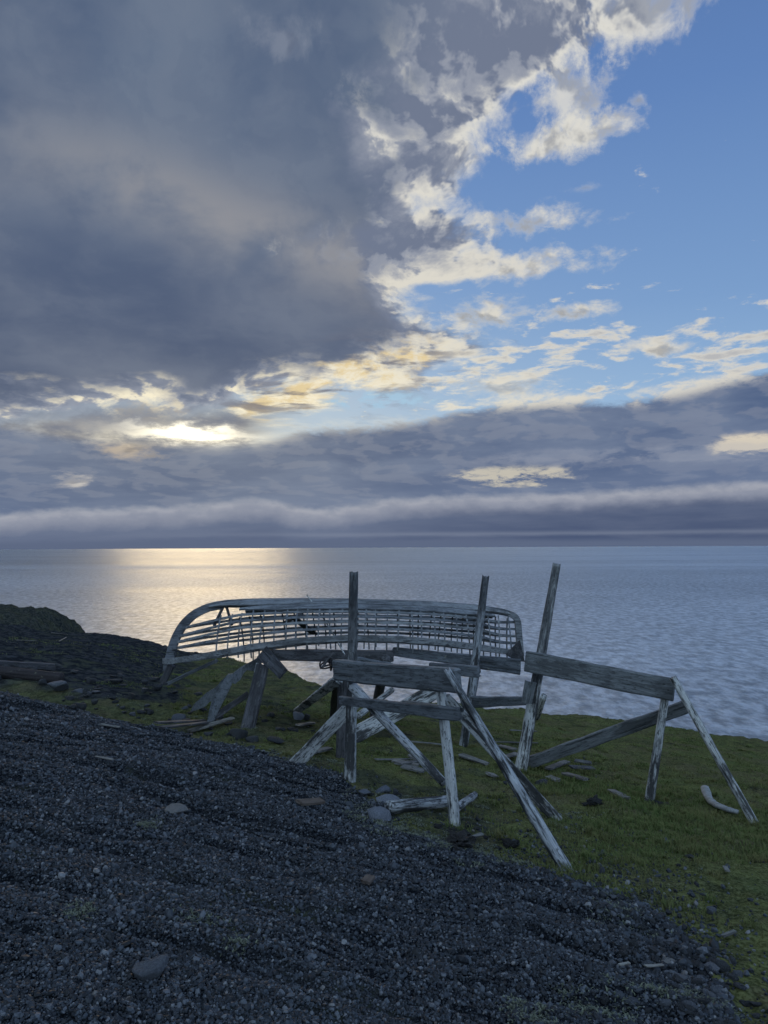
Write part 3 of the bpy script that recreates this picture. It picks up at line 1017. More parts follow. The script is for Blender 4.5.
def log_mesh(L, r0, r1, knots=1.0, split=0.0, rag=0.02, bend=0.0, flat=1.0):
    """round weathered timber with shakes and a worn top"""
    _k[0] += 1; rg = random.Random(_k[0] * 13 + 5); ph = rg.random() * 90
    n = max(10, int(L / 0.05)); m = 18
    V = []
    for i in range(n + 1):
        s = i / n
        r = r0 + (r1 - r0) * s
        bx = bend * math.sin(math.pi * s)
        for j in range(m):
            a = 2 * math.pi * j / m
            rr = r * (1 + 0.07 * float(perlin(math.cos(a) * 1.2 + ph, math.sin(a) * 1.2 + s * L * 1.1)) * knots
                      + 0.05 * float(perlin(a * 2.0 + ph, s * L * 7)) * knots)
            # long shakes
            for q, (aa, dep) in enumerate(((ph % 6.28, 0.16), ((ph * 1.7) % 6.28, 0.10), ((ph * 2.3) % 6.28, 0.12))):
                dlt = (a - aa - 0.25 * math.sin(s * 2.2 + q) + math.pi) % (2 * math.pi) - math.pi
                on = max(0.0, float(perlin(s * L * 1.1 + q * 9 + ph, 4.4)) + 0.25)
                rr -= r * dep * on * math.exp(-(dlt / 0.22) ** 2) * (1 + split * 2)
            x = s * L
            if i == n: x -= rag * abs(float(perlin(math.cos(a) * 2 + ph, math.sin(a) * 2))) * 2
            V.append((x, math.cos(a) * rr * flat + bx, math.sin(a) * rr))
    F = []
    for i in range(n):
        for j in range(m):
            a, b_ = i * m + j, i * m + (j + 1) % m
            F.append((a, b_, b_ + m, a + m))
    V.append((0, 0, 0)); V.append((L - rag * 0.8, bend * 0, 0))
    for j in range(m):
        F.append((len(V) - 2, (j + 1) % m, j)); F.append((len(V) - 1, n * m + j, n * m + (j + 1) % m))
    me = mesh_np('log', V, F)
    return me


def log(name, parent, p0, p1, r0, r1, mat=None, face=(0, -1, 0), **kw):
    m, L = frame_matrix(p0, p1, face)
    me = log_mesh(L, r0, r1, **kw)
    return link(name, me, mat or M_LOG, parent, m, smooth=True)


def W(px, y): return px / FPX * y          # a width seen at a distance, in metres


def foot(c, r, sink=0.12):
    """standing point on the ground, and its distance"""
    g = G(c, r)
    return g


def sunk(p, q, d=0.14):
    """carry the lower end p of the line q-p a little way into the ground"""
    v = (p - q).normalized()
    return p + v * d


def nail_heads(parent, pts, r=0.008):
    V = []; F = []
    for p, n in pts:
        n = Vector(n).normalized(); u = n.orthogonal().normalized(); v = n.cross(u); p = Vector(p) - Vector(parent.location)
        b0 = len(V)
        for j in range(8):
            a = j * math.pi / 4; V.append(tuple(p + u * math.cos(a) * r + v * math.sin(a) * r + n * 0.0))
        for j in range(8):
            a = j * math.pi / 4; V.append(tuple(p + u * math.cos(a) * r * .8 + v * math.sin(a) * r * .8 + n * 0.006))
        for j in range(8): F.append((b0 + j, b0 + (j + 1) % 8, b0 + 8 + (j + 1) % 8, b0 + 8 + j))
        F.append(tuple(b0 + 8 + j for j in range(8)))
    return V, F


# ---- near trestle, in the middle of the view
yA = G(350, 781).y
A0 = G(350, 781); yR = G(455, 824).y
T = thing('timber_trestle', 'nearest grey trestle with a tall post and a long log leaning off its right end', 'trestle', A0)
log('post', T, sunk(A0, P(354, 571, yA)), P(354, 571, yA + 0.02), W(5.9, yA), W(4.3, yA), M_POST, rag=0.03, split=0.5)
g2 = G(341, 757)
log('post', T, sunk(g2, P(343, 664, g2.y)), P(344, 664, g2.y - 0.1), W(5.4, g2.y), W(5.4, g2.y), M_DARKW)
# squared post between the two
g3 = G(362, 752)
yb = lambda c: yA - 0.14 + (yR - yA + 0.02) * (c - 340) / 112.0       # depth of the cross beam's face
o = board('crossbeam', T, P(336, 670, yb(336)), P(459, 681, yb(459)), W(20, yA), 0.075, w1=W(24, yb(459)), rag=(0.01, 0.03)); o['label'] = 'thick upper cross beam with a dark stain'
board('crossbeam', T, P(430, 668, yb(430) + 0.30), P(481, 672, yb(470) + 0.55), W(12, yR), 0.06, rag=(0, 0.02))
board('rail', T, P(340, 700, yb(340) - 0.02), P(463, 715, yb(463) - 0.02), W(8, yA), 0.05, w1=W(13, yR), rag=(0.02, 0.07))
board('rail', T, P(402, 705, yb(402) + 0.10), P(449, 711, yb(449) + 0.12), W(11, yR), 0.035, rag=(0.05, 0.02))
R0 = G(455, 824)
log('post', T, sunk(R0, P(441, 694, yR)), P(441, 689, yR + 0.05), W(5.8, yR), W(5.0, yR), split=0.3)
L0 = G(565, 868)
lt = P(446, 668, yb(446) - 0.16)
lg = log('leaning_log', T, sunk(L0, lt, 0.05), lt, W(7.0, L0.y), W(3.4, lt.y), split=1.2, rag=0.05, bend=0.02)
lg['label'] = 'long split log reaching the ground at the right'
# round pole bracing left post to the right post
br1 = G(449, 806)
log('brace', T, P(444, 783, yR + 0.13), P(352, 686, yA - 0.22), W(4.4, yR), W(5.0, yA), split=0.2)
# sawn braces
g5 = G(296, 763)
board('brace', T, sunk(g5, P(355, 702, yA + 0.25), 0.03), P(355, 702, yA + 0.22), W(13, g5.y), 0.045, M_LOG, rag=(0.02, 0.02))
g6 = G(556, 819)
board('brace', T, sunk(g6, P(448, 702, yR + 0.3), 0.04), P(445, 697, yR + 0.28), W(10.5, g6.y), 0.045, M_LOG, rag=(0.02, 0.02))
pw = G(355, 741)
board('brace', T, P(352, 737, pw.y - 0.1), P(437, 690, pw.y + 0.6), W(16, pw.y), 0.05, M_LOG, rag=(0.03, 0.03))
g7 = G(297, 711)
board('brace', T, sunk(g7, P(337, 682, g7.y - 1.2), 0.02), P(338, 680, yA + 0.55), W(7, g7.y - 0.8), 0.05, M_LOG, rag=(0.02, 0.02))
board('post', T, sunk(G(332, 726), P(338, 668, yA + 0.9)), P(339, 668, yA + 0.9), W(9, yA + 1), 0.06, M_DARKW)
for c, r in ((346, 664), (349, 674), (443, 676), (437, 683), (455, 680)):
    V, F = nail_heads(T, [(P(c, r, yb(c) - 0.038), (0, -1, 0))])
    link('nail', mesh_np('nail', V, F), M_TAR, T)

# ---- rear trestle under the boat's right half
B0 = G(463, 746); yB = 11.2
T = thing('timber_trestle', 'trestle standing under the boat, its leaning post rising past the right end', 'trestle', B0)
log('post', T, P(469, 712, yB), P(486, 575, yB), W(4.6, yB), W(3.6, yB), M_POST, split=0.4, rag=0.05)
log('post', T, sunk(B0, P(471, 690, yB + 0.1)), P(476, 668, yB + 0.12), W(4.8, B0.y), W(4.6, yB), split=0.3)
g8 = G(374, 716)
log('post', T, sunk(g8, P(386, 660, 11.3)), P(386, 659, 11.3), W(5.4, 11.3), W(5.2, 11.3), M_DARKW)
o = board('beam', T, P(392, 651, 11.75), P(521, 667, 11.45), W(8, 11.7), 0.08, w1=W(15, 11.4), rag=(0.04, 0.01)); o['label'] = 'long plank carrying the boat'
o = board('beam', T, P(268, 655, 11.6), P(394, 656, 11.45), W(11, 11.6), 0.09, M_DARKW, rag=(0.06, 0.02)); o['label'] = 'dark beam under the middle of the boat'
board('rail', T, P(462, 702, 11.35), P(527, 701, 10.3), W(12, 11.3), 0.05, w1=W(8, 10.3), rag=(0.02, 0.02))
board('beam', T, P(356, 662, 10.4), P(392, 668, 11.3), W(10, 10.8), 0.07, rag=(0.02, 0.02))
log('brace', T, P(392, 690, 11.9), P(358, 716, 10.6), W(3, 11), W(3, 11))

# ---- right trestle
C0 = G(521, 770); yC = C0.y
T = thing('timber_trestle', 'grey trestle at the right with a high leaning post and sloping beam, carrying nothing', 'trestle', C0)
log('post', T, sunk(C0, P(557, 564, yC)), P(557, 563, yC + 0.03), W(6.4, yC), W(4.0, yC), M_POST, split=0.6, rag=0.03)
F0 = G(756, 826); S0 = G(649, 802)
o = board('crossbeam', T, P(526, 661, yC - 0.17), P(674, 690, S0.y - 0.12), W(20, yC), 0.07, w1=W(22, S0.y), rag=(0.0, 0.0)); o['label'] = 'wide sloping cross beam'
log('post', T, sunk(S0, P(665, 697, S0.y)), P(666, 692, S0.y + 0.04), W(5.0, S0.y), W(3.9, S0.y), split=0.5)
log('leaning_log', T, sunk(F0, P(682, 692, S0.y - 0.25), 0.06), P(672, 676, S0.y - 0.24), W(4.6, F0.y), W(3.5, S0.y), split=0.8, rag=0.05)
board('brace', T, P(528, 763, yC + 0.16), P(688, 706, S0.y + 0.16), W(12.5, yC), 0.05, w1=W(13, S0.y), rag=(0.02, 0.03))
board('cleat', T, P(531, 681, yC - 0.16), P(527, 704, yC - 0.14), W(11, yC), 0.04, rag=(0.02, 0.02))
for c, r, yy in ((538, 658, yC - .205), (542, 668, yC - .205), (664, 684, S0.y - .155), (668, 690, S0.y - .155)):
    V, F = nail_heads(T, [(P(c, r, yy), (0, -1, 0))])
    link('nail', mesh_np('nail', V, F), M_TAR, T)
s0 = P(536, 717, 17.2); 
st = log('driftwood_stub', None, s0, P(544, 696, 16.6), 0.085, 0.07, split=0.7)
tag(st, 'short pale log end sticking up behind the high leaning post at the brink', 'log')

# ---- collapsed trestle under the boat's left end
D0 = G(248, 728); yD = D0.y
T = thing('broken_trestle', 'collapsed timber support with splintered boards under the boat\'s left end', 'trestle', D0)
top = P(263, 664, 11.45)
board('post', T, sunk(D0, top), top, W(14, yD), 0.12, M_DARKW, w1=W(12.5, 11.4), rag=(0, 0.02))
board('post', T, sunk(D0 + Vector((-0.075, 0.05, 0)), top), top + Vector((-0.075, 0, 0)), W(3.2, yD), 0.13, M_LOG)
board('bracket', T, P(262, 652, 11.45), P(284, 675, 11.2), W(15, 11.3), 0.05, M_DARKW, w1=W(11, 11.2), rag=(0.01, 0.05))


def splinter(parent, pts, y0, y1, th=0.045, mat=None, name='splintered_board'):
    """broken board: outline of points across a leaning plane, given real thickness"""
    n = len(pts)
    cs = [c for c, r in pts]
    lo, hi = min(cs), max(cs)
    A = [P(c, r, y0 + (y1 - y0) * (c - lo) / (hi - lo)) - Vector(parent.location) for c, r in pts]
    V = [tuple(a) for a in A] + [tuple(a + Vector((0, th, 0))) for a in A]
    F = [tuple(range(n)), tuple(range(2 * n - 1, n - 1, -1))] + [(i, n + i, n + (i + 1) % n, (i + 1) % n) for i in range(n)]
    me = mesh_np(name, V, F)
    import bmesh
    bm = bmesh.new(); bm.from_mesh(me); bmesh.ops.recalc_face_normals(bm, faces=bm.faces)
    bmesh.ops.triangulate(bm, faces=bm.faces); bm.to_mesh(me); bm.free()
    return link(name, me, mat or M_WOOD, parent)


splinter(T, [(259, 657), (262, 663), (254, 671), (247, 670), (243, 674), (240, 680), (235, 684), (231, 683), (233, 673), (241, 667), (250, 662)], yD + 0.2, yD + 0.75)
splinter(T, [(228, 674), (233, 675), (229, 690), (222, 697), (216, 700), (209, 702), (206, 706), (197, 710), (190, 712), (194, 704), (206, 693), (216, 687), (222, 680)], G(193, 711).y - 0.1, yD + 0.25)
splinter(T, [(227, 675), (234, 673), (231, 686), (224, 700), (218, 712), (213, 722), (207, 722), (209, 710), (212, 700), (218, 690)], yD - 0.1, yD + 0.2, 0.05)
board('brace', T, P(212, 719, yD + 0.05), P(249, 693, yD + 0.35), W(6, yD), 0.045, M_DARKW, rag=(0.03, 0.03))
board('brace', T, P(166, 684, yD + 1.0), P(218, 660, yD + 1.35), 0.05, 0.04, rag=(0.05, 0.03))

# ------------------------------------------------------------------ the upturned boat
def build_boat():
    yM = 12.3
    org = Vector((P(342, 640, yM).x, yM, P(342, 640, yM).z))
    B = thing('boat_skeleton', 'bare wooden frame of an upturned rowing boat resting across the trestles', 'boat', org)
    # profile of keel: (c, r) pairs, left tip of the stem to the right tip
    keel = [(163, 671), (166, 655), (171, 638), (179, 623), (191, 611), (206, 603.5), (224, 600), (250, 598.5), (300, 598), (352, 598.5), (430, 601), (475, 604.5), (505, 609), (518, 613.5), (521, 620), (522, 635), (524, 656)]
    K = [P(c, r, yM) for c, r in keel]
    import bisect
    xs = [k.x for k in K]
    xL, xR = P(163, 660, yM).x, P(523, 650, yM).x
    def keel_z(x):
        return float(np.interp(x, xs[:14], [k.z for k in K[:14]]))
    # gunwale line (near side) as heights, s from 0 left to 1 right
    gl = [(163, 664), (200, 656), (250, 645), (300, 637.5), (352, 634.5), (400, 636), (440, 640), (480, 646.5), (523, 656)]
    gxs = [P(c, r, 11.9).x for c, r in gl]; gzs = [P(c, r, 11.9).z for c, r in gl]
    HB = 0.78
    TILT = -0.13      # rolled a little: far side lower
    def half(s):
        return HB * (1 - abs(2 * s - 1) ** 2.6) ** 0.85 + 0.025
    def point(s, g, side):
        x = xL + (xR - xL) * s
        x = min(max(x, xL + 0.01), xR - 0.01)
        zk = keel_z(x); 
        zg = float(np.interp(x, gxs, gzs))
        D = zk - zg
        th = g * math.pi / 2
        b = half(s)
        yy = b * (math.sin(th) ** 0.9 if g > 0 else 0)
        dz = D * (0.75 * g + 0.25 * g * g) if g <= 1 else D * (1 + (g - 1) * 1.4)
        z = zk - dz
        z += -(side > 0) * yy * 0.30
        return Vector((x, yM + side * yy, z))
    # ribs run from keel to below the gunwale
    def strip(name, pts, w, t, mat=M_BOAT, smooth=True, cross=None):
        """lath following points; w along the hull surface (given by cross), t thickness"""
        n = len(pts); V = []; F = []
        for i, p in enumerate(pts):
            d = (pts[min(i + 1, n - 1)] - pts[max(i - 1, 0)]).normalized()
            c_ = cross(i) if cross else Vector((0, 0, 1))
            u = (c_ - d * c_.dot(d)).normalized(); v = d.cross(u)
            jw = 1 + 0.10 * float(perlin(i * 0.7 + len(V), 2.2))
            for a, b_ in ((-1, -1), (1, -1), (1, 1), (-1, 1)):
                V.append(tuple(p + u * a * w * 0.5 * jw + v * b_ * t * 0.5 - org))
        for i in range(n - 1):
            for j in range(4):
                k = i * 4
                F.append((k + j, k + (j + 1) % 4, k + 4 + (j + 1) % 4, k + 4 + j))
        F.append((3, 2, 1, 0)); F.append(tuple(n * 4 - 4 + j for j in range(4)))
        return link(name, mesh_np(name, V, F), mat, B)
    def dense(pts, n):
        out = []; L = [0]
        for a, b_ in zip(pts, pts[1:]): L.append(L[-1] + (b_ - a).length)
        for i in range(n):
            l = L[-1] * i / (n - 1); k = max(0, min(bisect.bisect_right(L, l) - 1, len(pts) - 2))
            out.append(pts[k].lerp(pts[k + 1], (l - L[k]) / max(1e-6, L[k + 1] - L[k])))
        for _ in range(2):
            out = [out[0]] + [(out[i - 1] + out[i] * 2 + out[i + 1]) / 4 for i in range(1, n - 1)] + [out[-1]]
        return out
    # keel, stem and sternpost
    def posty(name, pts, depth, th, mat=M_BOAT):
        """plank on edge following the profile: depth towards the inside of the boat"""
        n = len(pts); V = []; F = []
        cen = Vector((org.x, yM, K[8].z - 0.55))
        for i, p in enumerate(pts):
            d = (pts[min(i + 1, n - 1)] - pts[max(i - 1, 0)]).normalized()
            inn = Vector((d.z, 0, -d.x))
            if inn.dot(cen - p) < 0: inn = -inn
            for a, b_ in ((0, -1), (0, 1), (1, 1), (1, -1)):
                V.append(tuple(p + inn * a * depth + Vector((0, b_ * th * 0.5, 0)) - org))
        for i in range(n - 1):
            for j in range(4):
                k = i * 4
                F.append((k + j, k + (j + 1) % 4, k + 4 + (j + 1) % 4, k + 4 + j))
        F.append((3, 2, 1, 0)); F.append(tuple(n * 4 - 4 + j for j in range(4)))
        me = mesh_np(name, V, F)
        import bmesh
        bm = bmesh.new(); bm.from_mesh(me); bmesh.ops.recalc_face_normals(bm, faces=bm.faces)
        bmesh.ops.bevel(bm, geom=bm.edges[:], offset=0.006, segments=1, affect='EDGES'); bm.to_mesh(me); bm.free()
        return link(name, me, mat, B)
    kp = dense(K, 120)
    iA = max(i for i, p in enumerate(kp) if p.x < P(222, 600, yM).x)
    iB = min(i for i, p in enumerate(kp) if p.x > P(508, 609, yM).x)
    posty('stem', kp[:iA + 1], 0.135, 0.085)
    posty('keel', kp[iA:iB + 1], 0.10, 0.075)
    posty('sternpost', kp[iB:], 0.10, 0.085)
    # planks left next to the keel, both sides
    for side in (-1, 1):
        for g0, g1, s0, s1 in ((0.02, 0.165, 0.13, 0.97), (0.175, 0.30, 0.22, 0.92)):
            n = 60; V = []; F = []
            for i in range(n + 1):
                s = s0 + (s1 - s0) * i / n
                f = min(1.0, (i / n) * 5 + 0.25, (1 - i / n) * 5 + 0.35)
                gm = (g0 + g1) / 2; gh = (g1 - g0) / 2 * f
                for k in range(4):
                    g = gm + gh * (k / 1.5 - 1)
                    p = point(s, g, side) - org
                    V.append(tuple(p + Vector((0, side * 0.006, 0.008)))); V.append(tuple(p - Vector((0, side * 0.008, 0.014))))
            for i in range(n):
                for k in range(3):
                    a = i * 8 + k * 2
                    F.append((a, a + 2, a + 10, a + 8)); F.append((a + 1, a + 9, a + 11, a + 3))
                a = i * 8
                F.append((a, a + 8, a + 9, a + 1)); F.append((a + 6, a + 7, a + 15, a + 14))
            F.append((0, 1, 3, 2)); F.append((2, 3, 5, 4)); F.append((4, 5, 7, 6))
            b0 = n * 8
            F.append((b0, b0 + 2, b0 + 3, b0 + 1)); F.append((b0 + 2, b0 + 4, b0 + 5, b0 + 3)); F.append((b0 + 4, b0 + 6, b0 + 7, b0 + 5))
            me = mesh_np('hull_plank', V, F)
            import bmesh
            bm = bmesh.new(); bm.from_mesh(me); bmesh.ops.recalc_face_normals(bm, faces=bm.faces); bm.to_mesh(me); bm.free()
            link('hull_plank', me, M_BOAT, B)
    # stringers
    NS = 60
    for side in (-1, 1):
        for g in (0.37, 0.50, 0.63, 0.78):
            pts = []
            for i in range(NS + 1):
                s = 0.012 + (0.985 - 0.012) * i / NS
                # stringers fan out along the stem and the sternpost
                p = point(s, g, side)
                if s < 0.22:
                    endp = {0.37: (184, 628), 0.50: (177, 637), 0.63: (174, 643), 0.78: (171, 649)}[g]
                    e = P(endp[0], endp[1], yM)
                    if p.x < e.x: continue
                    q_ = point(0.22, g, side); t_ = (p.x - e.x) / (q_.x - e.x)
                    p = Vector((p.x, e.y + (q_.y - e.y) * t_ ** 0.75, e.z + (q_.z - e.z) * (1.12 * t_ - 0.12 * t_ * t_)))
                if s > 0.86:
                    endp = {0.37: 622, 0.50: 629, 0.63: 636, 0.78: 643}[g]
                    e = P(521, endp, yM)
                    w_ = 1 - sstep(0.86, 0.985, s)
                    p = Vector((p.x, p.y * w_ + e.y * (1 - w_), p.z * w_ + e.z * (1 - w_)))
                pts.append(p)
            strip('stringer', pts, 0.038, 0.02, cross=lambda i: Vector((0, 0.3, 1)))
        pts = [point(0.004 + 0.99 * i / NS, 1.0, side) for i in range(NS + 1)]
        o = strip('gunwale', pts, 0.085 if side < 0 else 0.05, 0.035)
    # ribs
    for k in range(27):
        s = 0.17 + 0.79 * k / 26 + random.uniform(-0.004, 0.004)
        for side in (-1, 1):
            if side == 1 and k in (0, 4, 11): continue
            g0 = 0.22 if s > 0.25 else 0.34
            ext = 1.10 + random.random() * (0.22 if 0.3 < s else 0.10)
            lean = random.uniform(-0.03, 0.03)
            if s > .72: ext = min(ext, 1.16)
            pts = []
            for i in range(13):
                g = g0 + (ext - g0) * i / 12
                p = point(s + lean * (g - 0.5) * 0.25, g, side)
                p.y -= side * 0.025; pts.append(p)
            strip('rib', pts, 0.021, 0.014, cross=lambda i: Vector((1, 0, 0)))
    # stiffer frames near the stem
    for c0, r0_, c1, r1_ in ((224, 605, 214, 626), (226, 605, 232, 625)):
        strip('knee', [P(c0, r0_, yM - 0.05), P((c0 + c1) / 2, (r0_ + r1_) / 2, yM - 0.12), P(c1, r1_, yM - 0.22)], 0.035, 0.03, M_DARKW)
    # cross boards left inside
    for (c0, r0_, y0), (c1, r1_, y1), w in (((292, 616, 11.9), (314, 634, 12.7), 0.15), ((300, 614, 12.9), (286, 622, 12.2), 0.08)):
        m, L = frame_matrix(P(c0, r0_, y0), P(c1, r1_, y1), (0, -0.3, 1))
        link('thwart', board_mesh(L, w, w, 0.03, 0.02, 0.02), M_DARKW, B, m)
    # loose lath lying over the hull
    strip('loose_lath', [P(307, 595, 12.25), P(326, 622, 11.8), P(345, 655, 11.35)], 0.018, 0.014, M_LOG)
    # blocks at the two ends
    link('end_block', board_mesh(0.32, 0.11, 0.09, 0.12, 0.02, 0.02), M_DARKW, B, frame_matrix(P(163, 683, yM - .05), P(172, 664, yM - .05), (0, -1, 0))[0])
    splinter(B, [(506, 655), (512, 648), (520, 640), (525, 662), (516, 661)], 11.9, 12.2, 0.03, M_DARKW, 'transom_knee')
    return B


build_boat()
# splintered block lashed where the dark beam meets the near post
V0 = P(330, 664, 11.0)
t = thing('rope_knot', 'frayed dark rope bunched on the beam beside the tall middle post', 'rope', V0)


def rope_mesh():
    V = []; F = []; n = 220; m = 6
    for i in range(n + 1):
        s = i / n
        a = s * 34
        c = Vector((0.17 * math.cos(a * 0.63 + 1) * (0.5 + 0.5 * math.sin(a * 0.21)), 0.07 * math.sin(a), 0.10 * math.sin(a * 0.87) * (0.6 + 0.4 * math.cos(a * .33))))
        for j in range(m):
            b = j * 2 * math.pi / m
            V.append((c.x + 0.011 * math.cos(b), c.y + 0.011 * math.sin(b) * 0.7, c.z + 0.011 * math.sin(b)))
    for i in range(n):
        for j in range(m):
            F.append((i * m + j, i * m + (j + 1) % m, (i + 1) * m + (j + 1) % m, (i + 1) * m + j))
    return mesh_np('coil', V, F)


link('coil', rope_mesh(), M_TAR, t, Matrix.Translation(V0), smooth=True)
m_, L_ = frame_matrix(P(333, 652, 10.9), P(322, 668, 10.85), (0, -1, 0))
o = link('loose_end', log_mesh(L_, 0.012, 0.018), M_DARKW, t, m_)


# ------------------------------------------------------------------ rocks
def rock_mesh(seed, sub=3, flat=0.7, angular=0.5, rug=0.0):
    import bmesh
    rg = np.random.default_rng(seed)
    bm = bmesh.new(); bmesh.ops.create_icosphere(bm, subdivisions=sub, radius=1.0)
    planes = [(Vector(rg.normal(size=3)).normalized(), 0.40 + 0.32 * rg.random()) for _ in range(13)]
    o1, o2 = rg.random(2) * 60
    for v in bm.verts:
        p = v.co.copy()
        for nrm, dd in planes:
            e = p.dot(nrm) - dd
            if e > 0: p -= nrm * e * 0.96
        nn = float(fbm(p.x * 1.4 + o1 + p.z, p.y * 1.4 + o2 - p.z * 0.6, 4))
        n3 = float(fbm(p.y * 1.1 + o2 + 9, p.z * 1.1 + o1, 3))
        p *= 1 + 0.09 * nn + 0.08 * n3
        if rug: p *= 1 + rug * float(fbm(p.x * 3.2 + p.z * 2 + o1, p.y * 3.2 - p.z * 2.4, 5, 0.7))
        p.z *= flat
        v.co = p
    far = max(v.co.xy.length for v in bm.verts)
    for v in bm.verts: v.co *= 0.96 / far
    me = bpy.data.meshes.new('rock'); bm.to_mesh(me); bm.free()
    me.polygons.foreach_set('use_smooth', np.ones(len(me.polygons), bool))
    return me


ROCKS = [rock_mesh(s, 3, f) for s, f in ((1, .7), (2, .6), (3, .8), (4, .55), (5, .75), (6, .65), (7, .5), (8, .85))]
ROCKS += [rock_mesh(s, 4, f, rug=0.55) for s, f in ((11, .7), (12, .6))]      # crumbling peat


def rock(name, c, r, wpx, label, cat='stone', mat=None, flat=None, group=None, mesh=None, sink=0.25, squash=1.0, rz=None, wd=0.8):
    """r is the row of its lower edge, wpx its seen width"""
    g = G(c, r - 1)
    rr = W(wpx, g.y) / 2
    base = ROCKS[mesh if mesh is not None else random.randrange(8)]
    me = base.copy(); me.materials.clear(); me.materials.append(mat or M_STONE)
    o = bpy.data.objects.new(name, me); COL.objects.link(o)
    cy = g.y + rr * wd * 0.7; cx = g.x / g.y * cy
    o.location = (cx, cy, gz(cx, cy) + rr * squash * (0.7 - sink * 1.4) * 0.75)
    o.rotation_euler = (random.uniform(-.12, .12), random.uniform(-.12, .12), rz if rz is not None else random.uniform(0, 6.28))
    o.scale = (rr, rr * wd, rr * squash)
    return tag(o, label, cat, group)


rock('stone', 173, 817, 38, 'flat pale beige stone lying alone on the gravel at the left', mat=M_PALE, mesh=3, squash=0.62, rz=0.1, wd=0.75)
rock('stone', 148, 984, 46, 'large blue grey stone half buried in the near gravel', mat=M_GSTONE, mesh=7, squash=1.25, rz=0.9, sink=0.42)
rock('stone', 131, 1006, 16, 'small dark stone just below the half buried blue grey stone', mat=M_STONE, mesh=0, squash=0.9)
rock('stone', 338, 987, 5, 'tiny white pebble on the dark near gravel', mat=M_PALE, mesh=5)
rock('stone', 380, 822, 32, 'blocky grey boulder, the lowest of the heap beside the short fallen log', mat=M_BSTONE, mesh=2, squash=1.0, rz=0.3)
rock('stone', 385, 805, 32, 'flat grey stone in the middle of the heap by the middle post', mat=M_BSTONE, mesh=6, squash=0.6, rz=0.0)
rock('stone', 384, 796, 22, 'grey stone at the back of the heap by the middle post', mat=M_BSTONE, mesh=1, squash=0.85)
rock('stone', 366, 798, 18, 'wedge shaped grey stone at the left of the heap, touching the middle post', mat=M_BSTONE, mesh=7, squash=0.7)
rock('stone', 396, 797, 13, 'black stone at the right of the heap by the middle post', mat=M_STONE, mesh=0, squash=1.0)
rock('stone', 541, 786, 17, 'dark blue stone on the turf right of the high leaning post', mat=M_STONE, mesh=2)
rock('peat_clump', 594, 811, 34, 'black clump of peat on the turf left of the short right post', 'peat', mat=M_PEAT, mesh=8, squash=0.8, sink=0.3)
rock('peat_clump', 458, 850, 62, 'dark mound of peat at the foot of the round middle post', 'peat', mat=M_PEAT, mesh=9, squash=0.55, sink=0.25)
rock('peat_clump', 509, 852, 27, 'black ragged clump of peat left of the long leaning log', 'peat', mat=M_PEAT, mesh=9, squash=0.8, sink=.3)
rock('peat_clump', 486, 842, 14, 'small dark peat lump right of the round middle post', 'peat', mat=M_PEAT, mesh=8, squash=0.6)
rock('peat_clump', 656, 809, 40, 'low black peat rim round the hole of the short right post', 'peat', mat=M_PEAT, mesh=9, squash=0.22, sink=0.3, wd=.6)
rock('peat_clump', 480, 822, 12, 'small dark peat lump above the thin white stick', 'peat', mat=M_PEAT, mesh=9, squash=0.5)
rock('stone', 507, 786, 12, 'black stone beside the lower half of the leaning log', mat=M_STONE, mesh=3)
rock('stone', 690, 860, 14, 'small black stone alone in the grass at the right', mat=M_STONE, mesh=5, squash=.6)
rock('stone', 668, 969, 20, 'pale flat stone at the lower right edge of the gravel', mat=M_PALE, mesh=6, squash=.5)
rock('stone', 711, 973, 20, 'round grey stone lying at the foot of the gravel at the lower right', mat=M_GSTONE, mesh=4, squash=.9)
rock('stone', 722, 975, 24, 'large dark rounded stone at the lower right corner of the gravel', mat=M_STONE, mesh=2, squash=.9)
rock('stone', 240, 742, 26, 'dark rounded boulder against the foot of the collapsed trestle', mat=M_STONE, mesh=4, squash=.8)
rock('stone', 253, 744, 17, 'small black stone right of the foot of the collapsed trestle', mat=M_STONE, mesh=0, squash=.9)
rock('stone', 278, 746, 26, 'low dark stone half under the turf right of the collapsed trestle', mat=M_STONE, mesh=6, squash=.7)
rock('stone', 299, 722, 18, 'blue grey stone at the foot of the far left brace', mat=M_BSTONE, mesh=4, squash=.9)
rock('stone', 181, 724, 24, 'blue grey boulder left of the splintered boards', mat=M_GSTONE, mesh=2, squash=.8)
rock('stone', 60, 694, 30, 'grey boulder below the end of the dark beam on the left bank', mat=M_GSTONE, mesh=7, squash=.9)
rock('stone', 78, 710, 18, 'black pointed stone in front of the left bank of boulders', mat=M_STONE, mesh=0, squash=1.1)

lab = [((-8, 668, 200, 700), 40, 'dark stone in the bank of stones at the left edge of the gravel', 'stones of the left bank', (6, 19)),
       ((60, 690, 240, 738), 60, 'dark stone in the ditch between the left gravel and the turf', 'stones of the left ditch', (5, 15)),
       ((260, 715, 350, 745), 18, 'small dark stone on the turf behind the middle trestle', 'small stones behind the trestles', (6, 13))]
for (c0, r0, c1, r1), n, lb, grp, (w0, w1) in lab:
    for k in range(n):
        f = random.random()
        c = c0 + (c1 - c0) * f
        r = r0 + (r1 - r0) * min(1, max(0, f * 0.75 + random.gauss(0.12, 0.16)))
        rock('stone', c, r, random.uniform(w0, w1) * random.uniform(0.6, 1), lb, group=grp, mat=M_STONE if random.random() < .9 else M_GSTONE, squash=random.uniform(.6, 1.1))
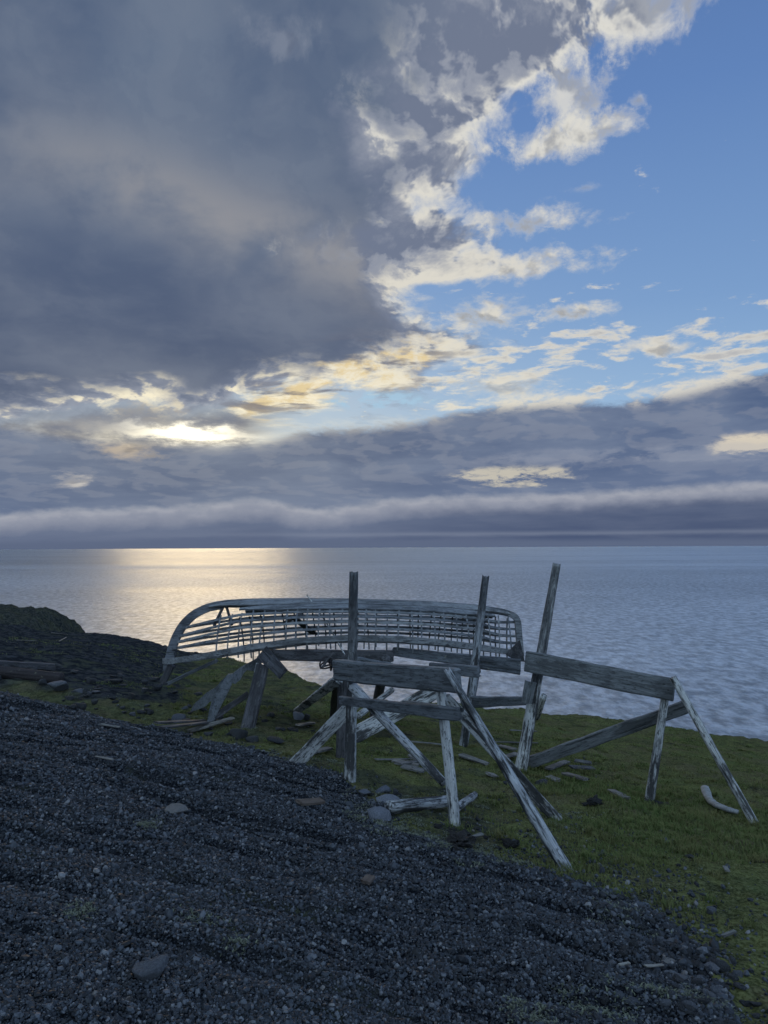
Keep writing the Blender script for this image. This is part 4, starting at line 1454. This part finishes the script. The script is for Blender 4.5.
# coarse stones along the lower right edge of the gravel
for k in range(26):
    rock('peat_clump', random.gauss(457, 18), random.gauss(838, 7), random.uniform(4, 12), 'black crumb of peat around the foot of the round middle post', 'peat', mat=M_PEAT, group='peat crumbs at the round post', squash=.8)
edge = [(480, 872), (560, 893), (610, 905), (650, 930), (690, 965), (705, 1000), (712, 1030)]
for k in range(190):
    t = random.random() ** 0.7 * (len(edge) - 1); i = min(int(t), len(edge) - 2); f = t - i
    c = edge[i][0] * (1 - f) + edge[i + 1][0] * f + random.gauss(-2, 28) * (0.5 + t / 6); r = edge[i][1] * (1 - f) + edge[i + 1][1] * f + random.gauss(2, 13)
    rock('stone', c, r, random.uniform(4, 15) * (0.6 + 0.14 * t), 'dark stone among the coarse stones where the lower right gravel meets turf', group='coarse stones at the lower right gravel edge',
         mat=M_STONE if random.random() < .75 else M_GSTONE, squash=random.uniform(.6, 1.0), sink=0.3)
for k in range(26):
    rock('stone', random.uniform(340, 400), random.uniform(790, 830), random.uniform(3, 8), 'small dark stone scattered around the foot of the middle post', group='small stones at the middle post', sink=.3)
for k in range(26):
    rock('stone', random.uniform(-10, 700), random.uniform(860, 1020), random.uniform(4, 9), 'fist sized dark stone loose on the near gravel', group='loose stones on the near gravel', sink=.3)

# ------------------------------------------------------------------ loose wood
def scrap(name, c0, r0, c1, r1, wpx, label, mat=None, cat='plank', lift=0.034, th=0.025, rag=(0.03, 0.03), group=None, up0=0.0, up1=0.0):
    a = G(c0, r0); b = G(c1, r1)
    a = Vector((a.x, a.y, gz(a.x, a.y) + lift + up0)); b = Vector((b.x, b.y, gz(b.x, b.y) + lift + up1))
    mid = (a + b) / 2
    bowz = max(0.0, gz(mid.x, mid.y) - (a.z + b.z) / 2 + 0.5 * lift)
    a.z += bowz; b.z += bowz
    # the seen height of a flat board is its width foreshortened
    dep = max(0.12, 1.9 / mid.y)
    w = min(W(wpx, mid.y) / dep, 0.10)
    if wpx < 2: w = min(w, 0.04); th = 0.014; rag = (0.01, 0.01)
    if mid.y < 9 and c0 < 200: w = min(w, 0.03)
    m, L = frame_matrix(a, b, (0.05, -0.15, 1))
    th = min(th, w * 0.28)
    o = link(name, board_mesh(L, w, w * 0.9, th, rag[0], rag[1], n=8), mat or M_SCRAP, None, m)
    return tag(o, label, cat, group)


scrap('plank', 160, 731, 208, 727, 3, 'dark weathered plank behind the pale one near the collapsed trestle', M_DARKW, up1=.03)
scrap('plank', 156, 727, 205, 723, 3, 'thin dark plank, hindmost of three near the collapsed trestle', M_DARKW, up0=.02)
scrap('plank', 188, 734, 234, 724, 4, 'pale broken plank lying on the gravel edge below the collapsed trestle', up1=.05)
scrap('plank', 298, 728, 313, 725, 2.5, 'short pale plank on the turf between the left braces')
scrap('plank', 301, 758, 330, 751, 3, 'narrow plank on the ground just behind the low left brace')
scrap('plank', 460, 757, 488, 767, 4, 'pale plank lying below the foot of the boat trestle')
scrap('plank', 491, 746, 516, 752, 3, 'narrow pale board left of the high leaning post')
scrap('plank', 500, 761, 517, 756, 3, 'short board touching the foot of the high leaning post')
scrap('plank', 487, 777, 497, 779, 2.5, 'very short board end beside the long leaning log')
scrap('plank', 510, 732, 537, 733, 1.5, 'thin far lath on the turf behind the high leaning post')
scrap('plank', 485, 744, 538, 745, 1.2, 'long thin lath lying flat behind the high leaning post')
scrap('plank', 402, 743, 450, 748, 1.2, 'long thin lath on the turf behind the near trestle')
scrap('plank', 375, 762, 420, 762, 1.5, 'thin lath lying behind the round middle post')
scrap('plank', 548, 773, 567, 765, 4, 'broad pale board right of the foot of the high leaning post', lift=.05)
scrap('plank', 574, 764, 592, 767, 3, 'rear board of the loose heap under the sloping brace', lift=.05)
scrap('plank', 570, 770, 594, 771, 3, 'middle board of the loose heap under the sloping brace', M_DARKW, lift=.04)
scrap('plank', 564, 777, 587, 784, 3.5, 'front board of the loose heap under the sloping brace', lift=.05)
scrap('plank', 548, 779, 560, 784, 3, 'small grey board left of the loose heap under the sloping brace')
scrap('plank', 611, 793, 628, 802, 4.5, 'short wide plank left of the short right post')
scrap('plank', 722, 942, 736, 938, 1.9, 'pale wooden chip on the turf near the right edge')
scrap('plank', 645, 973, 664, 971, 1.9, 'white painted stick on the coarse stones at the lower right')
scrap('plank', 618, 972, 630, 971, 1.8, 'small white chip of wood left of the white stick', )
scrap('plank', 725, 871, 728, 877, 1.8, 'tiny upright pale chip in the grass at the right')
scrap('plank', 298, 807, 322, 805, 6, 'rust brown flat chip of wood alone on the gravel', wood_mat('brown_wood', (0.17, 0.135, 0.11), (0.12, 0.095, 0.078), (0.07, 0.055, 0.045), .3))
scrap('plank', 365, 889, 371, 882, 4, 'small rust coloured chip on the near gravel', bpy.data.materials['brown_wood'])
scrap('plank', 466, 844, 483, 841, 1.5, 'thin white stick beside the peat mound', up1=.02)
scrap('plank', 95, 760, 113, 764, 1.2, 'thin pale twig lying on the left gravel')
scrap('plank', 166, 760, 176, 761, 3, 'small yellowish wood chip on the gravel below the collapsed trestle')
scrap('plank', 100, 727, 120, 730, 1.5, 'thin grey lath at the edge of the left ditch')
for i, (a, b, c_, d_) in enumerate([(393, 762, 418, 768), (397, 768, 421, 764), (402, 771, 425, 776), (410, 760, 428, 770)]):
    scrap('plank', a, b, c_, d_, 2.5, ['rear', 'broad middle', 'front', 'right hand'][i] + ' splinter of the broken board behind the round pole', lift=.02 + .015 * i)
for (c, r) in ((22, 618), ):
    pass
a = G(56, 632.5 + 4); b = G(68, 633.5 + 4)
scrap('plank', 51, 634, 68, 636, 1.3, 'pale driftwood board on the far rim at the left', lift=.05)
scrap('plank', 59, 643, 66, 639, 1.6, 'small pale driftwood piece just below the far rim board', lift=.05)
scrap('plank', 16, 642, 36, 643, 1.0, 'thin pale driftwood stick on the far left slope', lift=.05)

# short fallen log in the heap of stones
a = G(389, 815); b = G(448, 811)
ra = 0.055
p, q = Vector((a.x, a.y, gz(a.x, a.y) + ra)), Vector((b.x, b.y, gz(b.x, b.y) + ra + .03))
m_, L_ = frame_matrix(p, q, (0, -1, 0))
o = link('fallen_log', log_mesh(L_, .06, .05, split=.8), M_LOG, None, m_, smooth=True); tag(o, 'short bleached log between the stone heap and the round post', 'log')
a = G(456, 814); b = G(475, 804)
m_, L_ = frame_matrix(Vector((a.x, a.y, a.z + .05)), Vector((b.x, b.y, b.z + .09)), (0, -1, 0))
o = link('fallen_log', log_mesh(L_, .04, .035, split=.8), M_LOG, None, m_, smooth=True); tag(o, 'stubby bleached log end right of the round post', 'log')
# curved rib on the grass
pts = [(705, 796), (709, 804), (717, 810), (727, 814), (738, 817)]
V = []; F = []
Q = [G(c, r) for c, r in pts]; Q = [Vector((q.x, q.y, gz(q.x, q.y) + .05 + (.05 if i == 0 else 0))) for i, q in enumerate(Q)]
QQ = []
for i in range(len(Q) - 1):
    for k in range(5): QQ.append(Q[i].lerp(Q[i + 1], k / 5))
QQ.append(Q[-1])
for _ in range(2): QQ = [QQ[0]] + [(QQ[i - 1] + QQ[i] * 2 + QQ[i + 1]) / 4 for i in range(1, len(QQ) - 1)] + [QQ[-1]]
for i, q in enumerate(QQ):
    d = (QQ[min(i + 1, len(QQ) - 1)] - QQ[max(i - 1, 0)]).normalized(); u = d.cross(Vector((0, 0, 1))).normalized(); v = u.cross(d)
    r_ = .036 * (1 - .3 * i / len(QQ)) * (1 + .2 * float(perlin(i * .9, 3.3)))
    for j in range(10):
        an = j * math.pi / 5
        V.append(tuple(q + u * math.cos(an) * r_ * 1.5 + v * math.sin(an) * r_ * (1 + .15 * float(perlin(i * .5, j * .6))) - QQ[0]))
for i in range(len(QQ) - 1):
    for j in range(10): F.append((i * 10 + j, i * 10 + (j + 1) % 10, i * 10 + 10 + (j + 1) % 10, i * 10 + 10 + j))
F.append(tuple(range(9, -1, -1))); F.append(tuple(len(V) - 10 + j for j in range(10)))
o = link('curved_timber', mesh_np('curved_timber', V, F), M_DRIFT, None, Matrix.Translation(QQ[0]), smooth=True)
tag(o, 'curved pale boat timber lying in the grass at the foot of the right leaning log', 'timber')

# dark beams lying on the left slope
a = G(-60, 672); b = G(62, 684)
rr = W(12, b.y) / 2
m_, L_ = frame_matrix(Vector((a.x, a.y, a.z + rr)), Vector((b.x, b.y, b.z + rr * .9)), (0, -1, 0))
o = link('dark_beam', log_mesh(L_, rr, rr * .95, split=.3, rag=.01), M_TAR, None, m_, smooth=True)
tag(o, 'long dark tarred beam lying across the left slope', 'beam')
a = G(-60, 665); b = G(56, 671)
m_, L_ = frame_matrix(Vector((a.x, a.y, a.z + .08)), Vector((b.x, b.y, b.z + .08)), (0, -1, 0))
o = link('dark_beam', board_mesh(L_, .13, .12, .08, .03, .05), M_DARKW, None, m_)
tag(o, 'thinner grey beam lying just behind the long tarred one', 'beam')
a = G(380, 788)

scene.cycles.use_adaptive_sampling = True
scene.cycles.adaptive_threshold = 0.02
scene.cycles.adaptive_min_samples = 12
scene.cycles.max_bounces = 4
scene.cycles.diffuse_bounces = 2
scene.cycles.glossy_bounces = 2
scene.cycles.transmission_bounces = 2
scene.cycles.transparent_max_bounces = 4
scene.cycles.use_denoising = True
scene.render.film_transparent = False
